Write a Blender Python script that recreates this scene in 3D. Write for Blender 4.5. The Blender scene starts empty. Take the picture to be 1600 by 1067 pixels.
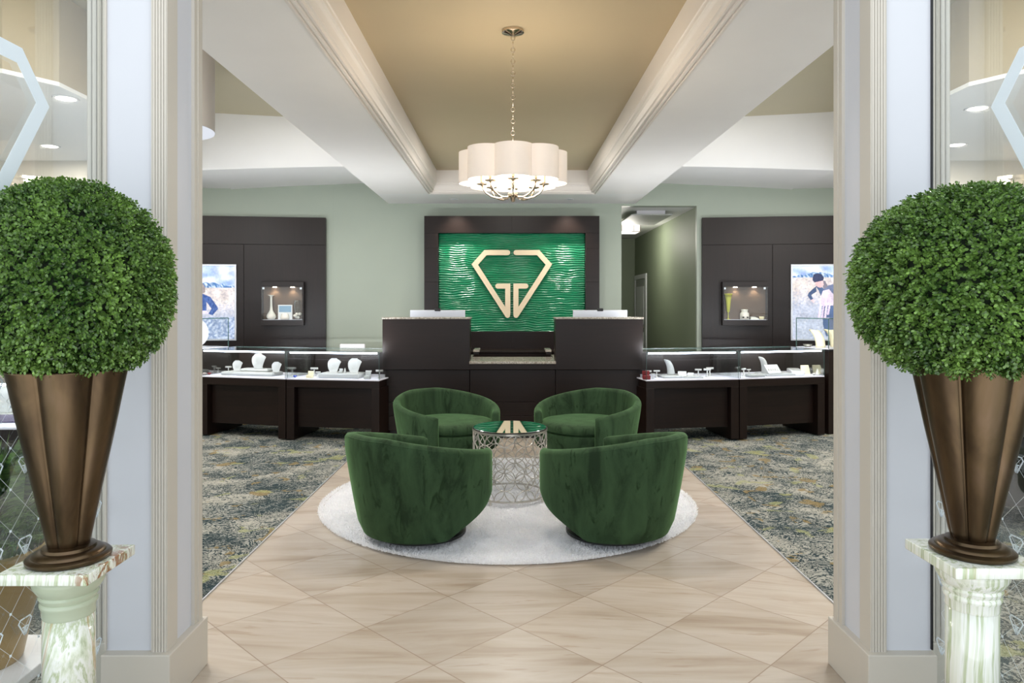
import bpy, bmesh, math, random
import numpy as np
from mathutils import Vector, Matrix, noise as mnoise
PI = math.pi
random.seed(7)
S = bpy.context.scene
COL = S.collection

# ------------------------------------------------------------------ camera
CX, CZ, F, VX, VY = -0.033, 1.4, 1120.0, 796.0, 475.0
cam_d = bpy.data.cameras.new('camera'); cam = bpy.data.objects.new('camera', cam_d); COL.objects.link(cam)
cam.location = (CX, 0, CZ); cam.rotation_euler = (PI/2, 0, 0)
cam_d.sensor_width = 36; cam_d.lens = 36*F/1600
cam_d.shift_x = (800-VX)/1600; cam_d.shift_y = (VY-533.5)/1600
cam_d.clip_start = .05
S.camera = cam

def at(px, py, Y):
    return Vector(((px-VX)*Y/F+CX, Y, CZ-(py-VY)*Y/F))

# ------------------------------------------------------------------ node helpers
def lin(c):
    return tuple((v/255/12.92 if v/255 <= .04045 else ((v/255+.055)/1.055)**2.4) for v in c)
class NT:
    def __init__(s, name):
        s.m = bpy.data.materials.new(name); s.m.use_nodes = True
        s.t = s.m.node_tree; s.t.nodes.clear()
        s.out = s.t.nodes.new('ShaderNodeOutputMaterial')
    def n(s, ty, ins=None, **kw):
        nd = s.t.nodes.new(ty)
        for k, v in kw.items(): setattr(nd, k, v)
        for k, v in (ins or {}).items():
            if isinstance(v, bpy.types.NodeSocket): s.t.links.new(v, nd.inputs[k])
            else:
                if isinstance(v, tuple) and len(v) == 3 and nd.inputs[k].type == 'RGBA': v = (*v, 1)
                nd.inputs[k].default_value = v
        return nd
    def math(s, op, a, b=0.0, c=0.0, clamp=False):
        nd = s.n('ShaderNodeMath', {0: a, 1: b, 2: c}, operation=op); nd.use_clamp = clamp
        return nd.outputs[0]
    def mix(s, f, a, b, blend='MIX'):
        nd = s.n('ShaderNodeMix', data_type='RGBA', blend_type=blend)
        for k, v in ((0, f), (6, a), (7, b)):
            if isinstance(v, bpy.types.NodeSocket): s.t.links.new(v, nd.inputs[k])
            else: nd.inputs[k].default_value = (*v, 1) if isinstance(v, tuple) else v
        return nd.outputs[2]
    def coord(s, which='Object', scale=(1, 1, 1), rot=(0, 0, 0), loc=(0, 0, 0)):
        tc = s.n('ShaderNodeTexCoord')
        return s.n('ShaderNodeMapping', {'Vector': tc.outputs[which], 'Scale': scale, 'Rotation': rot, 'Location': loc}).outputs[0]
    def noise(s, vec, scale, detail=3, rough=.5, dist=0):
        return s.n('ShaderNodeTexNoise', {'Vector': vec, 'Scale': scale, 'Detail': detail, 'Roughness': rough, 'Distortion': dist}).outputs[0]
    def ramp(s, fac, stops, interp='LINEAR'):
        nd = s.n('ShaderNodeValToRGB', {0: fac}); cr = nd.color_ramp; cr.interpolation = interp
        while len(cr.elements) < len(stops): cr.elements.new(.5)
        for e, (p, c) in zip(cr.elements, stops):
            e.position = p; e.color = (*c, 1) if not isinstance(c, (int, float)) else (c, c, c, 1)
        return nd.outputs[0]
    def bump(s, h, strength=.3, dist=.01):
        return s.n('ShaderNodeBump', {'Height': h, 'Strength': strength, 'Distance': dist}).outputs[0]
    def bsdf(s, color, rough=.5, **ins):
        d = {'Base Color': color, 'Roughness': rough}; d.update({k.replace('_', ' '): v for k, v in ins.items()})
        b = s.n('ShaderNodeBsdfPrincipled', d); s.t.links.new(b.outputs[0], s.out.inputs[0]); return b

def paint(name, rgb, rough=.55, metal=0.0, var=.03, bump=.05, bs=60, **kw):
    t = NT(name); c = lin(rgb)
    v = t.noise(t.coord(), 3, 4)
    col = t.mix(v, tuple(x*(1-var) for x in c), tuple(min(1, x*(1+var)) for x in c))
    b = t.bsdf(col, rough, Metallic=metal, **kw)
    if bump:
        t.t.links.new(t.bump(t.noise(t.coord(), bs, 2), bump, .002), b.inputs['Normal'])
    return t.m
def emis(name, rgb, strength):
    t = NT(name); e = t.n('ShaderNodeEmission', {'Color': (*lin(rgb), 1), 'Strength': strength})
    t.t.links.new(e.outputs[0], t.out.inputs[0]); return t.m
def clear_glass(name, tint=(.97, .985, .98), fac=.006, rough=.02, fres=.5):
    t = NT(name)
    tr = t.n('ShaderNodeBsdfTransparent', {'Color': (*tint, 1)})
    gl = t.n('ShaderNodeBsdfGlossy', {'Color': (1, 1, 1, 1), 'Roughness': rough})
    fr = t.n('ShaderNodeLayerWeight', {'Blend': .25})
    f = t.math('MULTIPLY_ADD', fr.outputs['Fresnel'], fres, fac, clamp=True)
    mx = t.n('ShaderNodeMixShader', {0: f, 1: tr.outputs[0], 2: gl.outputs[0]})
    t.t.links.new(mx.outputs[0], t.out.inputs[0]); return t.m
def wood(name, axis='x', base=((13, 6, 4), (30, 18, 13)), rough=.36):
    t = NT(name)
    sc = {'x': (1.5, 30, 40), 'z': (40, 30, 1.5)}[axis]
    v = t.noise(t.coord(scale=sc), 1.6, 5, .6, .4)
    v2 = t.noise(t.coord(), 1.2, 2)
    f = t.math('MULTIPLY_ADD', v2, .5, t.math('MULTIPLY', v, .6))
    col = t.ramp(f, [(.3, lin(base[0])), (.75, lin(base[1]))])
    b = t.bsdf(col, rough, Specular_IOR_Level=.3)
    t.t.links.new(t.bump(v, .12, .001), b.inputs['Normal']); return t.m

M = {}
M['white_wall'] = paint('white_panel_paint', (200, 202, 208), .5, bump=0)
M['casing'] = paint('casing_paint', (194, 188, 177), .5, bump=0, var=.01)
M['sage'] = paint('sage_wall_paint', (162, 172, 158), .5)
M['hall_green'] = paint('hall_wall_paint', (132, 142, 120), .62)
M['ceil_white'] = paint('ceiling_white_paint', (236, 234, 231), .7)
M['soffit_white'] = paint('soffit_white_paint', (236, 236, 235), .7)
M['tan'] = paint('tan_ceiling_paint', (182, 166, 136), .5)
M['olive_tan'] = paint('olive_tan_ceiling_paint', (172, 164, 138), .5)
M['beige_wall'] = paint('beige_wall_paint', (200, 194, 182), .6)
M['crown'] = paint('crown_paint', (228, 222, 215), .45, bump=0, var=.01)
M['wood'] = wood('espresso_wood')
M['wood_v'] = wood('espresso_wood_vertical', 'z')
M['black'] = paint('black_plastic', (14, 14, 15), .4)
M['alu'] = paint('brushed_aluminium', (205, 208, 214), .35, .6)
M['white_lac'] = paint('white_lacquer', (232, 232, 236), .35)
M['white_deck'] = paint('white_display_deck', (226, 226, 238), .45)
M['leather_white'] = paint('white_leatherette', (172, 172, 168), .5, bump=.2, bs=300)
M['cream_velvet'] = paint('cream_leatherette', (232, 222, 186), .5)
M['grey_felt'] = paint('pale_grey_display', (168, 170, 167), .6)
M['red'] = paint('dark_red_box', (120, 14, 22), .5)
M['blue_gem'] = paint('blue_gem', (40, 70, 170), .1)
M['fascia'] = paint('fascia_paint', (168, 158, 138), .6)
M['drum'] = paint('drum_paint', (172, 166, 160), .6)
M['glass'] = clear_glass('case_glass')
M['win_glass'] = clear_glass('window_glass', (.96, .98, .975), .01, fres=.16)
M['glass_edge'] = paint('glass_edge_green', (60, 84, 80), .2)
M['led'] = emis('led_strip', (225, 232, 255), 17)
M['chrome'] = paint('polished_nickel', (204, 190, 172), .14, 1, bump=0)
M['silver'] = paint('silver_leaf_metal', (190, 186, 178), .32, .8, bump=0)
M['gold'] = paint('champagne_metal', (226, 208, 176), .42, .35, bump=0)
M['plum'] = paint('plum_cloth', (92, 82, 104), .7)
M['pebbles'] = paint('white_pebble', (222, 222, 220), .6)
M['gold_pot'] = paint('gold_pot_glaze', (150, 122, 62), .35, .5, var=.2)
M['sand'] = paint('brown_rim', (150, 110, 66), .7)
M['lampglow'] = emis('downlight_glow', (255, 244, 228), 9)
M['bulb'] = emis('candle_bulb', (255, 214, 150), 6)
M['drum_glow'] = emis('drum_diffuser', (235, 240, 250), .62)
M['hall_glow'] = emis('hall_lamp_glow', (255, 250, 240), 1.3)
M['porcelain'] = paint('porcelain', (240, 238, 230), .2, bump=0)
M['yellow_glass'] = paint('yellow_green_glass', (206, 206, 90), .12, bump=0)
M['case_back'] = paint('walnut_backing', (78, 58, 40), .4)

def m_glowing_glass():
    t = NT('frosted_glass')
    tr = t.n('ShaderNodeBsdfTransparent', {'Color': (.9, .95, .98, 1)})
    df = t.n('ShaderNodeBsdfDiffuse', {'Color': (.84, .90, .94, 1)})
    tl = t.n('ShaderNodeBsdfTranslucent', {'Color': (.84, .90, .94, 1)})
    a = t.n('ShaderNodeMixShader', {0: .4, 1: df.outputs[0], 2: tl.outputs[0]})
    b = t.n('ShaderNodeMixShader', {0: .92, 1: tr.outputs[0], 2: a.outputs[0]})
    t.t.links.new(b.outputs[0], t.out.inputs[0]); return t.m
M['frost'] = m_glowing_glass()
def m_shade():
    t = NT('shade_fabric')
    w = t.noise(t.coord(scale=(1, 1, 1)), 400, 1)
    col = t.mix(w, (.86, .83, .80), (.92, .89, .87))
    df = t.n('ShaderNodeBsdfDiffuse', {'Color': col}); tl = t.n('ShaderNodeBsdfTranslucent', {'Color': (.9, .84, .76, 1)})
    a = t.n('ShaderNodeMixShader', {0: .26, 1: df.outputs[0], 2: tl.outputs[0]})
    t.t.links.new(a.outputs[0], t.out.inputs[0]); return t.m
M['shade'] = m_shade()

def m_tile():
    t = NT('sandstone_tile')
    tc = t.n('ShaderNodeTexCoord'); sx = t.n('ShaderNodeSeparateXYZ', {0: tc.outputs['Object']})
    x, y = sx.outputs[0], sx.outputs[1]
    yy = t.math('SUBTRACT', y, 3.105); D = .6535
    a = t.math('DIVIDE', t.math('ADD', x, yy), D); b = t.math('DIVIDE', t.math('SUBTRACT', x, yy), D)
    def edge(v):
        f = t.math('FRACT', v); return t.math('MINIMUM', f, t.math('SUBTRACT', 1.0, f))
    e = t.math('MINIMUM', edge(a), edge(b))
    gr = t.math('LESS_THAN', e, .0048)
    ia, ib = t.math('FLOOR', a), t.math('FLOOR', b)
    idv = t.n('ShaderNodeCombineXYZ', {0: ia, 1: ib, 2: 0.0}).outputs[0]
    wn = t.n('ShaderNodeTexWhiteNoise', {'Vector': idv}, noise_dimensions='3D')
    r = wn.outputs['Value']
    # streaks run roughly across the room, each tile cut from another part of the slab
    tilt = t.math('MULTIPLY_ADD', r, .9, -.35)
    yt = t.math('ADD', y, t.math('MULTIPLY', x, t.math('MULTIPLY', tilt, .45)))
    v = t.n('ShaderNodeCombineXYZ', {0: t.math('MULTIPLY_ADD', r, 17.3, t.math('MULTIPLY', x, 1.1)), 1: t.math('MULTIPLY_ADD', r, 31.7, t.math('MULTIPLY', yt, 9.0)), 2: t.math('MULTIPLY', r, 5.0)}).outputs[0]
    n1 = t.noise(v, 1.0, 5, .55, .5)
    n2 = t.noise(v, 2.6, 4, .6, .3)
    base = t.ramp(n1, [(.25, lin((146, 129, 110))), (.42, lin((168, 155, 139))), (.58, lin((178, 168, 155))), (.8, lin((160, 145, 126)))])
    st = t.ramp(n2, [(.33, 1.0), (.40, 0.0)])
    col = t.mix(t.math('MULTIPLY', st, .35), base, lin((136, 108, 80)))
    tone = t.math('MULTIPLY_ADD', wn.outputs['Value'], .16, .9)
    col = t.mix(1.0, col, t.n('ShaderNodeCombineXYZ', {0: tone, 1: tone, 2: tone}).outputs[0], 'MULTIPLY')
    col = t.mix(gr, col, lin((136, 118, 100)))
    b_ = t.bsdf(col, .33, Specular_IOR_Level=.4)
    t.t.links.new(t.bump(t.math('SUBTRACT', 1.0, gr), .3, .002), b_.inputs['Normal'])
    return t.m
M['tile'] = m_tile()

def m_carpet():
    t = NT('patterned_carpet')
    c = t.coord()
    w = t.n('ShaderNodeTexNoise', {'Vector': c, 'Scale': 3.5, 'Detail': 3}).outputs[1]
    cw = t.mix(.12, t.n('ShaderNodeVectorMath', {0: c}).outputs[0], w, 'ADD')
    fine = t.noise(cw, 40, 3, .55, 3.0)
    lines = t.n('ShaderNodeTexWave', {'Vector': cw, 'Scale': 9, 'Distortion': 22, 'Detail': 3, 'Detail Scale': 2.2, 'Detail Roughness': .6}).outputs[1]
    big = t.noise(c, 2.6, 2, .5, .8)
    med = t.noise(c, 7, 3, .5, 1.2)
    cont = t.noise(cw, 8.5, 3, .55, 1.2)
    tri = t.math('PINGPONG', t.math('MULTIPLY', cont, 15.0), 1.0)
    tri2 = t.math('PINGPONG', t.math('MULTIPLY', t.noise(cw, 23, 2, .5, 1.8), 9.0), 1.0)
    sel = t.math('GREATER_THAN', med, .5)
    ln_ = t.math('ADD', t.math('MULTIPLY', tri, sel), t.math('MULTIPLY', tri2, t.math('SUBTRACT', 1.0, sel)))
    lum = t.math('MULTIPLY_ADD', fine, .9, t.math('MULTIPLY', ln_, .55))
    k = t.math('SUBTRACT', lum, t.math('MULTIPLY_ADD', big, -1.0, 1.24))
    k = t.math('MULTIPLY_ADD', k, 6.5, .5, clamp=True)
    dark = t.mix(med, lin((24, 38, 40)), lin((52, 70, 76)))
    light = t.mix(big, lin((134, 140, 140)), lin((178, 174, 160)))
    col = t.mix(k, dark, light)
    gy = t.math('GREATER_THAN', t.math('ADD', t.noise(c, 5.5, 2, .5, .6), t.math('MULTIPLY', fine, .12)), .705)
    col = t.mix(t.math('MULTIPLY', gy, .75), col, t.mix(fine, lin((92, 76, 42)), lin((166, 144, 96))))
    c2 = t.coord(loc=(5.2, 8.1, 0))
    gg = t.math('GREATER_THAN', t.math('ADD', t.noise(c2, 4.2, 2, .5, .6), t.math('MULTIPLY', fine, .12)), .70)
    col = t.mix(t.math('MULTIPLY', gg, .6), col, t.mix(fine, lin((92, 104, 60)), lin((196, 196, 140))))
    pile = t.noise(c, 300, 2)
    col = t.mix(t.math('MULTIPLY', pile, .25), col, lin((40, 46, 46)))
    b = t.bsdf(col, .95, Specular_IOR_Level=.1)
    t.t.links.new(t.bump(t.math('ADD', pile, t.math('MULTIPLY', k, .5)), .5, .004), b.inputs['Normal'])
    return t.m
M['carpet'] = m_carpet()

def m_velvet():
    t = NT('green_velvet')
    n1 = t.noise(t.coord(scale=(7, 7, 2.2)), 1.2, 4, .6, .7)
    n2 = t.noise(t.coord(scale=(1, 1, 1)), 90, 2)
    n3 = t.noise(t.coord(scale=(16, 16, 5)), 1.0, 3, .6, 1.2)
    f = t.math('MULTIPLY_ADD', n2, .1, n1)
    col = t.ramp(f, [(.38, lin((32, 48, 31))), (.50, lin((44, 64, 42))), (.72, lin((55, 78, 52)))])
    cr_ = t.ramp(n3, [(.32, 1.0), (.42, 0.0)])
    col = t.mix(t.math('MULTIPLY', cr_, .8), col, lin((22, 38, 20)))
    b = t.bsdf(col, .75, Specular_IOR_Level=.12, Sheen_Weight=.6, Sheen_Roughness=.4, Sheen_Tint=(*lin((120, 165, 110)), 1))
    t.t.links.new(t.bump(f, .25, .006), b.inputs['Normal']); return t.m
M['velvet'] = m_velvet()

def m_bronze():
    t = NT('antique_bronze')
    n1 = t.noise(t.coord(scale=(3, 3, 1)), 3, 4, .6, .5)
    n2 = t.noise(t.coord(scale=(30, 30, 220)), 1, 2)
    col = t.ramp(n1, [(.3, lin((62, 50, 38))), (.55, lin((90, 74, 54))), (.8, lin((104, 86, 70)))])
    b = t.bsdf(col, .38, Metallic=.9)
    t.t.links.new(t.math('MULTIPLY_ADD', n2, .05, .27), b.inputs['Roughness'])
    t.t.links.new(t.bump(n1, .12, .006), b.inputs['Normal']); return t.m
M['bronze'] = m_bronze()

def m_onyx(name, rust=.5, shift=0, tilt=.25, tint=(216, 222, 202), edge=False):
    t = NT(name)
    sp = t.n('ShaderNodeSeparateXYZ', {0: t.coord()}); zz = sp.outputs[2]
    wob = t.math('MULTIPLY', t.noise(t.coord(), 6, 2), .015)
    c = t.n('ShaderNodeCombineXYZ', {0: t.math('ADD', t.math('MULTIPLY_ADD', zz, tilt*-.6, sp.outputs[0]), t.math('ADD', wob, shift)), 1: t.math('MULTIPLY_ADD', zz, tilt*.5, sp.outputs[1]), 2: t.math('MULTIPLY_ADD', zz, .022, shift)}).outputs[0]
    n = t.noise(c, 26, 5, .65, .15)
    n2 = t.noise(c, 13, 2, .5, .1)
    col = t.ramp(n, [(.28, lin((150, 164, 120))), (.42, lin(tint)), (.5, lin((236, 238, 232))), (.57, lin((178, 190, 150))), (.64, lin((230, 232, 226))), (.8, lin((206, 210, 190)))])
    rf = t.ramp(n2, [(.60, 0.0), (.63, 1.0), (.66, 0.0)])
    if edge:
        ex = t.n('ShaderNodeSeparateXYZ', {0: t.coord()}).outputs[0]
        rf = t.math('MULTIPLY', t.ramp(t.noise(t.coord(scale=(1, 1, .6)), 22, 4, .7, 1.5), [(.50, 0.0), (.58, 1.0)]), t.math('MULTIPLY_ADD', ex, 16.0, -.9, clamp=True))
    col = t.mix(t.math('MULTIPLY', rf, rust), col, lin((140, 90, 44)) if edge else lin((186, 150, 100)))
    b = t.bsdf(col, .12, Coat_Weight=.3, Subsurface_Weight=.0)
    return t.m
M['onyx_green'] = paint('plain_green_onyx', (182, 192, 168), .1, bump=0, var=.12)
M['onyx_l'] = m_onyx('green_onyx_veined', .7, 1.3, .45)
M['onyx_cap'] = m_onyx('green_onyx_cap_rust', .95, 4.1, .1, edge=True)
M['onyx_r'] = m_onyx('pale_onyx', .25, 7.7, .05, (226, 230, 214))

def m_leaf():
    t = NT('boxwood_leaf')
    a = t.n('ShaderNodeVertexColor', layer_name='leafcol').outputs[0]
    b = t.bsdf(a, .3, Specular_IOR_Level=.6)
    tl = t.n('ShaderNodeBsdfTranslucent', {'Color': a})
    mx = t.n('ShaderNodeMixShader', {0: .15, 1: b.outputs[0], 2: tl.outputs[0]})
    t.t.links.new(mx.outputs[0], t.out.inputs[0]); return t.m
M['leaf'] = m_leaf()
def m_snake():
    t = NT('snake_plant_leaf')
    n = t.noise(t.coord(scale=(10, 10, 60)), 1, 3, .6, 1)
    t.bsdf(t.ramp(n, [(.4, lin((24, 58, 26))), (.6, lin((92, 128, 58)))]), .4); return t.m
M['snake'] = m_snake()
def m_wave():
    t = NT('emerald_wave_panel')
    n = t.noise(t.coord(scale=(6, 1, 30)), 2, 4, .6, .5)
    b = t.bsdf(t.mix(n, lin((0, 96, 62)), lin((0, 138, 90))), .26, Coat_Weight=.2, Coat_Roughness=.12)
    t.t.links.new(t.bump(n, .25, .004), b.inputs['Normal']); return t.m
M['wave'] = m_wave()
def m_granite():
    t = NT('beige_granite')
    v = t.n('ShaderNodeTexVoronoi', {'Vector': t.coord(), 'Scale': 140.0}).outputs['Color']
    g = t.n('ShaderNodeSeparateXYZ', {0: v}).outputs[0]
    t.bsdf(t.ramp(g, [(.1, lin((120, 112, 100))), (.5, lin((158, 150, 138))), (.9, lin((188, 182, 172)))]), .2); return t.m
M['granite'] = m_granite()
def m_rug():
    t = NT('white_shag')
    n = t.noise(t.coord(), 5, 3)
    c = t.mix(n, lin((236, 238, 242)), lin((252, 252, 253)))
    b = t.bsdf(c, .9, Sheen_Weight=.3); tl = t.n('ShaderNodeBsdfTranslucent', {'Color': c})
    mx = t.n('ShaderNodeMixShader', {0: .4, 1: b.outputs[0], 2: tl.outputs[0]})
    t.t.links.new(mx.outputs[0], t.out.inputs[0]); return t.m
M['shag'] = m_rug()
def m_mirror():
    t = NT('dark_mirror_glass')
    t.bsdf((.62, .68, .66), .02, Metallic=1.0); return t.m
M['mirror'] = m_mirror()
def m_poster():
    t = NT('poster_print')
    a = t.n('ShaderNodeVertexColor', layer_name='paintcol').outputs[0]
    e = t.n('ShaderNodeEmission', {'Color': a, 'Strength': 1.0})
    t.t.links.new(e.outputs[0], t.out.inputs[0]); return t.m
M['poster'] = m_poster()

# ------------------------------------------------------------------ mesh helpers
class MB:
    def __init__(s): s.v = []; s.f = []
    def add(s, vs, fs):
        o = len(s.v); s.v += [tuple(p) for p in vs]; s.f += [tuple(i+o for i in f) for f in fs]; return s
    def box(s, x0, x1, y0, y1, z0, z1):
        return s.add([(x0,y0,z0),(x1,y0,z0),(x1,y1,z0),(x0,y1,z0),(x0,y0,z1),(x1,y0,z1),(x1,y1,z1),(x0,y1,z1)],
              [(0,3,2,1),(4,5,6,7),(0,1,5,4),(1,2,6,5),(2,3,7,6),(3,0,4,7)])
    def rbox(s, x0, x1, y0, y1, z0, z1, r=.004, seg=2):
        bm = bmesh.new(); bmesh.ops.create_cube(bm, size=1)
        for v in bm.verts: v.co = ((x0+x1)/2+v.co.x*(x1-x0), (y0+y1)/2+v.co.y*(y1-y0), (z0+z1)/2+v.co.z*(z1-z0))
        bmesh.ops.bevel(bm, geom=list(bm.edges), offset=r, segments=seg, affect='EDGES', profile=.5)
        return s.frombm(bm)
    def frombm(s, bm):
        bm.verts.index_update()
        s.add([v.co[:] for v in bm.verts], [[v.index for v in f.verts] for f in bm.faces]); bm.free(); return s
    def lathe(s, prof, seg=32, c=(0, 0, 0), fn=None, caps=True):
        vs = []; fs = []
        for (r, z) in prof:
            for k in range(seg):
                a = 2*PI*k/seg; rr = r*(fn(a, z) if fn else 1)
                vs.append((c[0]+rr*math.cos(a), c[1]+rr*math.sin(a), c[2]+z))
        n = len(prof)
        for i in range(n-1):
            for k in range(seg):
                k2 = (k+1) % seg; fs.append((i*seg+k, i*seg+k2, (i+1)*seg+k2, (i+1)*seg+k))
        if caps:
            fs.append(tuple(range(seg))[::-1]); fs.append(tuple((n-1)*seg+k for k in range(seg)))
        return s.add(vs, fs)
    def cyl(s, x, y, z0, z1, r, r2=None, seg=20): return s.lathe([(r, z0), (r if r2 is None else r2, z1)], seg, (x, y, 0))
    def tube(s, pts, r, seg=8, closed=False, rz=None):
        pts = [Vector(p) for p in pts]; n = len(pts); vs = []; fs = []
        up = Vector((0, 0, 1)); prev = None
        for i, p in enumerate(pts):
            if closed: d = pts[(i+1) % n]-pts[i-1]
            else: d = pts[min(i+1, n-1)]-pts[max(i-1, 0)]
            d.normalize()
            a = prev if prev is not None else (up if abs(d.z) < .9 else Vector((1, 0, 0)))
            a = a-d*a.dot(d); a.normalize(); prev = a; b = d.cross(a)
            rr = r[i] if isinstance(r, (list, tuple)) else r
            for k in range(seg):
                t = 2*PI*k/seg; vs.append(p+(a*math.cos(t)*rr+b*math.sin(t)*rr))
        m = n if closed else n-1
        for i in range(m):
            j = (i+1) % n
            for k in range(seg):
                k2 = (k+1) % seg; fs.append((i*seg+k, i*seg+k2, j*seg+k2, j*seg+k))
        if not closed:
            fs.append(tuple(range(seg))[::-1]); fs.append(tuple((n-1)*seg+k for k in range(seg)))
        return s.add(vs, fs)
    def prism(s, poly, fn, d0, d1):
        """poly of 2D points; fn(u,v,d)->xyz"""
        n = len(poly)
        s.add([fn(u, v, d0) for u, v in poly]+[fn(u, v, d1) for u, v in poly],
              [tuple(range(n))[::-1], tuple(range(n, 2*n))]+[(i, (i+1) % n, (i+1) % n+n, i+n) for i in range(n)])
        return s
    def grid(s, fn, nu, nv, wrap_u=False):
        vs = [fn(i/(nu if wrap_u else nu-1), j/(nv-1)) for j in range(nv) for i in range(nu)]; fs = []
        for j in range(nv-1):
            for i in range(nu if wrap_u else nu-1):
                i2 = (i+1) % nu; fs.append((j*nu+i, j*nu+i2, (j+1)*nu+i2, (j+1)*nu+i))
        return s.add(vs, fs)
    def build(s, name, mat, parent=None, smooth=False, fix=False, angle=None):
        me = bpy.data.meshes.new(name); me.from_pydata(s.v, [], s.f); me.update()
        if fix:
            bm = bmesh.new(); bm.from_mesh(me); bmesh.ops.recalc_face_normals(bm, faces=bm.faces); bm.to_mesh(me); bm.free()
        o = bpy.data.objects.new(name, me); COL.objects.link(o)
        me.materials.append(M[mat] if isinstance(mat, str) else mat)
        if smooth or angle:
            me.polygons.foreach_set('use_smooth', [True]*len(me.polygons))
            if angle: me.set_sharp_from_angle(angle=math.radians(angle))
        if parent: o.parent = parent
        return o
def empty(name, loc, rz=0):
    o = bpy.data.objects.new(name, None); COL.objects.link(o); o.location = loc; o.rotation_euler = (0, 0, rz)
    o.empty_display_size = .1; return o
def tag(o, label, cat, group=None, kind=None):
    if label: o['label'] = label
    if cat: o['category'] = cat
    if group: o['group'] = group
    if kind: o['kind'] = kind
    return o
def struct(o): o['kind'] = 'structure'; return o
def thing(name, loc, rz, label, cat, group=None): return tag(empty(name, loc, rz), label, cat, group)
def copy_tree(o, parent=None):
    c = o.copy(); COL.objects.link(c)
    if parent: c.parent = parent
    for ch in list(o.children): copy_tree(ch, c)
    return c
def dup(o, loc, rz, label, group=None, scale=None):
    c = copy_tree(o); c.location = loc; c.rotation_euler = (0, 0, rz); c['label'] = label
    if group: c['group'] = group
    if scale: c.scale = scale
    return c
def light(name, kind, loc, power, color=(1, 1, 1), size=.1, rot=(0, 0, 0), spot=None, blend=.6, sizey=None, shape='DISK'):
    d = bpy.data.lights.new(name, kind); d.energy = power; d.color = color
    if kind == 'AREA':
        d.size = size; d.shape = shape
        if sizey: d.shape = 'RECTANGLE'; d.size_y = sizey
    else: d.shadow_soft_size = size
    if spot: d.spot_size = math.radians(spot); d.spot_blend = blend
    o = bpy.data.objects.new(name, d); COL.objects.link(o); o.location = loc; o.rotation_euler = rot
    return o
def aim(o, target):
    o.rotation_euler = (Vector(target)-o.location).to_track_quat('-Z', 'Y').to_euler()

# ------------------------------------------------------------------ floor
b = MB(); b.box(-1.478, 1.478, .6, 10.3, -.05, 0); struct(b.build('floor', 'tile'))
for sd, nm in ((-1, 'left'), (1, 'right')):
    b = MB(); x0, x1 = sorted((sd*1.484, sd*7.6)); b.box(x0, x1, 2.5, 10.3, -.05, .006)
    b.box(x0, x1, .3, 2.5, -.05, .006)
    struct(b.build('floor_carpet_'+nm, 'carpet'))
    b = MB(); x0, x1 = sorted((sd*1.478, sd*1.484)); b.box(x0, x1, 2.8, 7.9, -.02, .008)
    struct(b.build('trim_%d' % (1 if sd < 0 else 2), 'alu'))
b = MB(); b.box(1.5, 2.62, 10.3, 15.2, -.05, .006); struct(b.build('floor_hall', 'carpet'))

# ------------------------------------------------------------------ entrance piers, glass
def flutes(b, x0, x1, y, z0, z1, n, sgn):
    """vertical reeding between x0 and x1 on a face at y"""
    w = (x1-x0)/n
    for i in range(n):
        c = x0+(i+.5)*w
        poly = [(c-w*.5, 0)]+[(c-w*.46*math.cos(PI*k/6), w*.3*math.sin(PI*k/6)) for k in range(7)]+[(c+w*.5, 0)]
        b.prism(poly, lambda u, v, d: (u, y-v*sgn, d), z0, z1)
TOP = 3.75
for sd, nm in ((-1, 'left'), (1, 'right')):
    q = lambda a, b_: tuple(sorted((sd*a, sd*b_)))
    b = MB(); b.box(*q(1.238, 1.446), 2.515, 2.77, 0, TOP); b.box(*q(1.40, 1.56), 2.60, 2.76, 0, TOP)
    wl = struct(b.build('wall_front_'+nm, 'white_wall'))
    b = MB()  # fluted casing, wraps the inner corner
    x0, x1 = q(1.228, 1.284); b.box(x0, x1, 2.503, 2.57, .18, TOP)
    flutes(b, x0+.004, x1-.002, 2.503, .18, TOP, 5, 1)
    struct(b.build('trim_casing_front_'+nm, 'casing'))
    b = MB(); b.box(*q(1.226, 1.27), 2.715, 2.785, .18, TOP); b.box(*q(1.222, 1.24), 2.742, 2.768, .18, TOP)
    b.box(*q(1.229, 1.25), 2.57, 2.582, .18, TOP)
    struct(b.build('trim_casing_back_'+nm, 'casing'))
    b = MB(); x0, x1 = q(1.448, 1.556); b.box(x0, x1, 2.585, 2.62, .18, TOP)
    flutes(b, x0, x1, 2.585, .18, TOP, 6, 1)
    struct(b.build('trim_casing_window_'+nm, 'casing'))
    b = MB(); b.rbox(*q(1.208, 1.448), 2.478, 2.795, 0, .185, .004); b.rbox(*q(1.45, 1.565), 2.57, 2.79, 0, .185, .004)
    struct(b.build('baseboard_'+nm, 'casing'))
    # side light of the shop window, runs towards the viewer from the pier
    b = MB(); b.box(*q(1.449, 1.459), .4, 2.513, .012, TOP)
    win = struct(b.build('window_%d' % (1 if sd < 0 else 2), 'win_glass'))
    b = MB(); b.box(*q(1.444, 1.449), 2.506, 2.515, .19, TOP); b.build('glazing_seal', 'black' if sd > 0 else 'casing', win)

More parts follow.
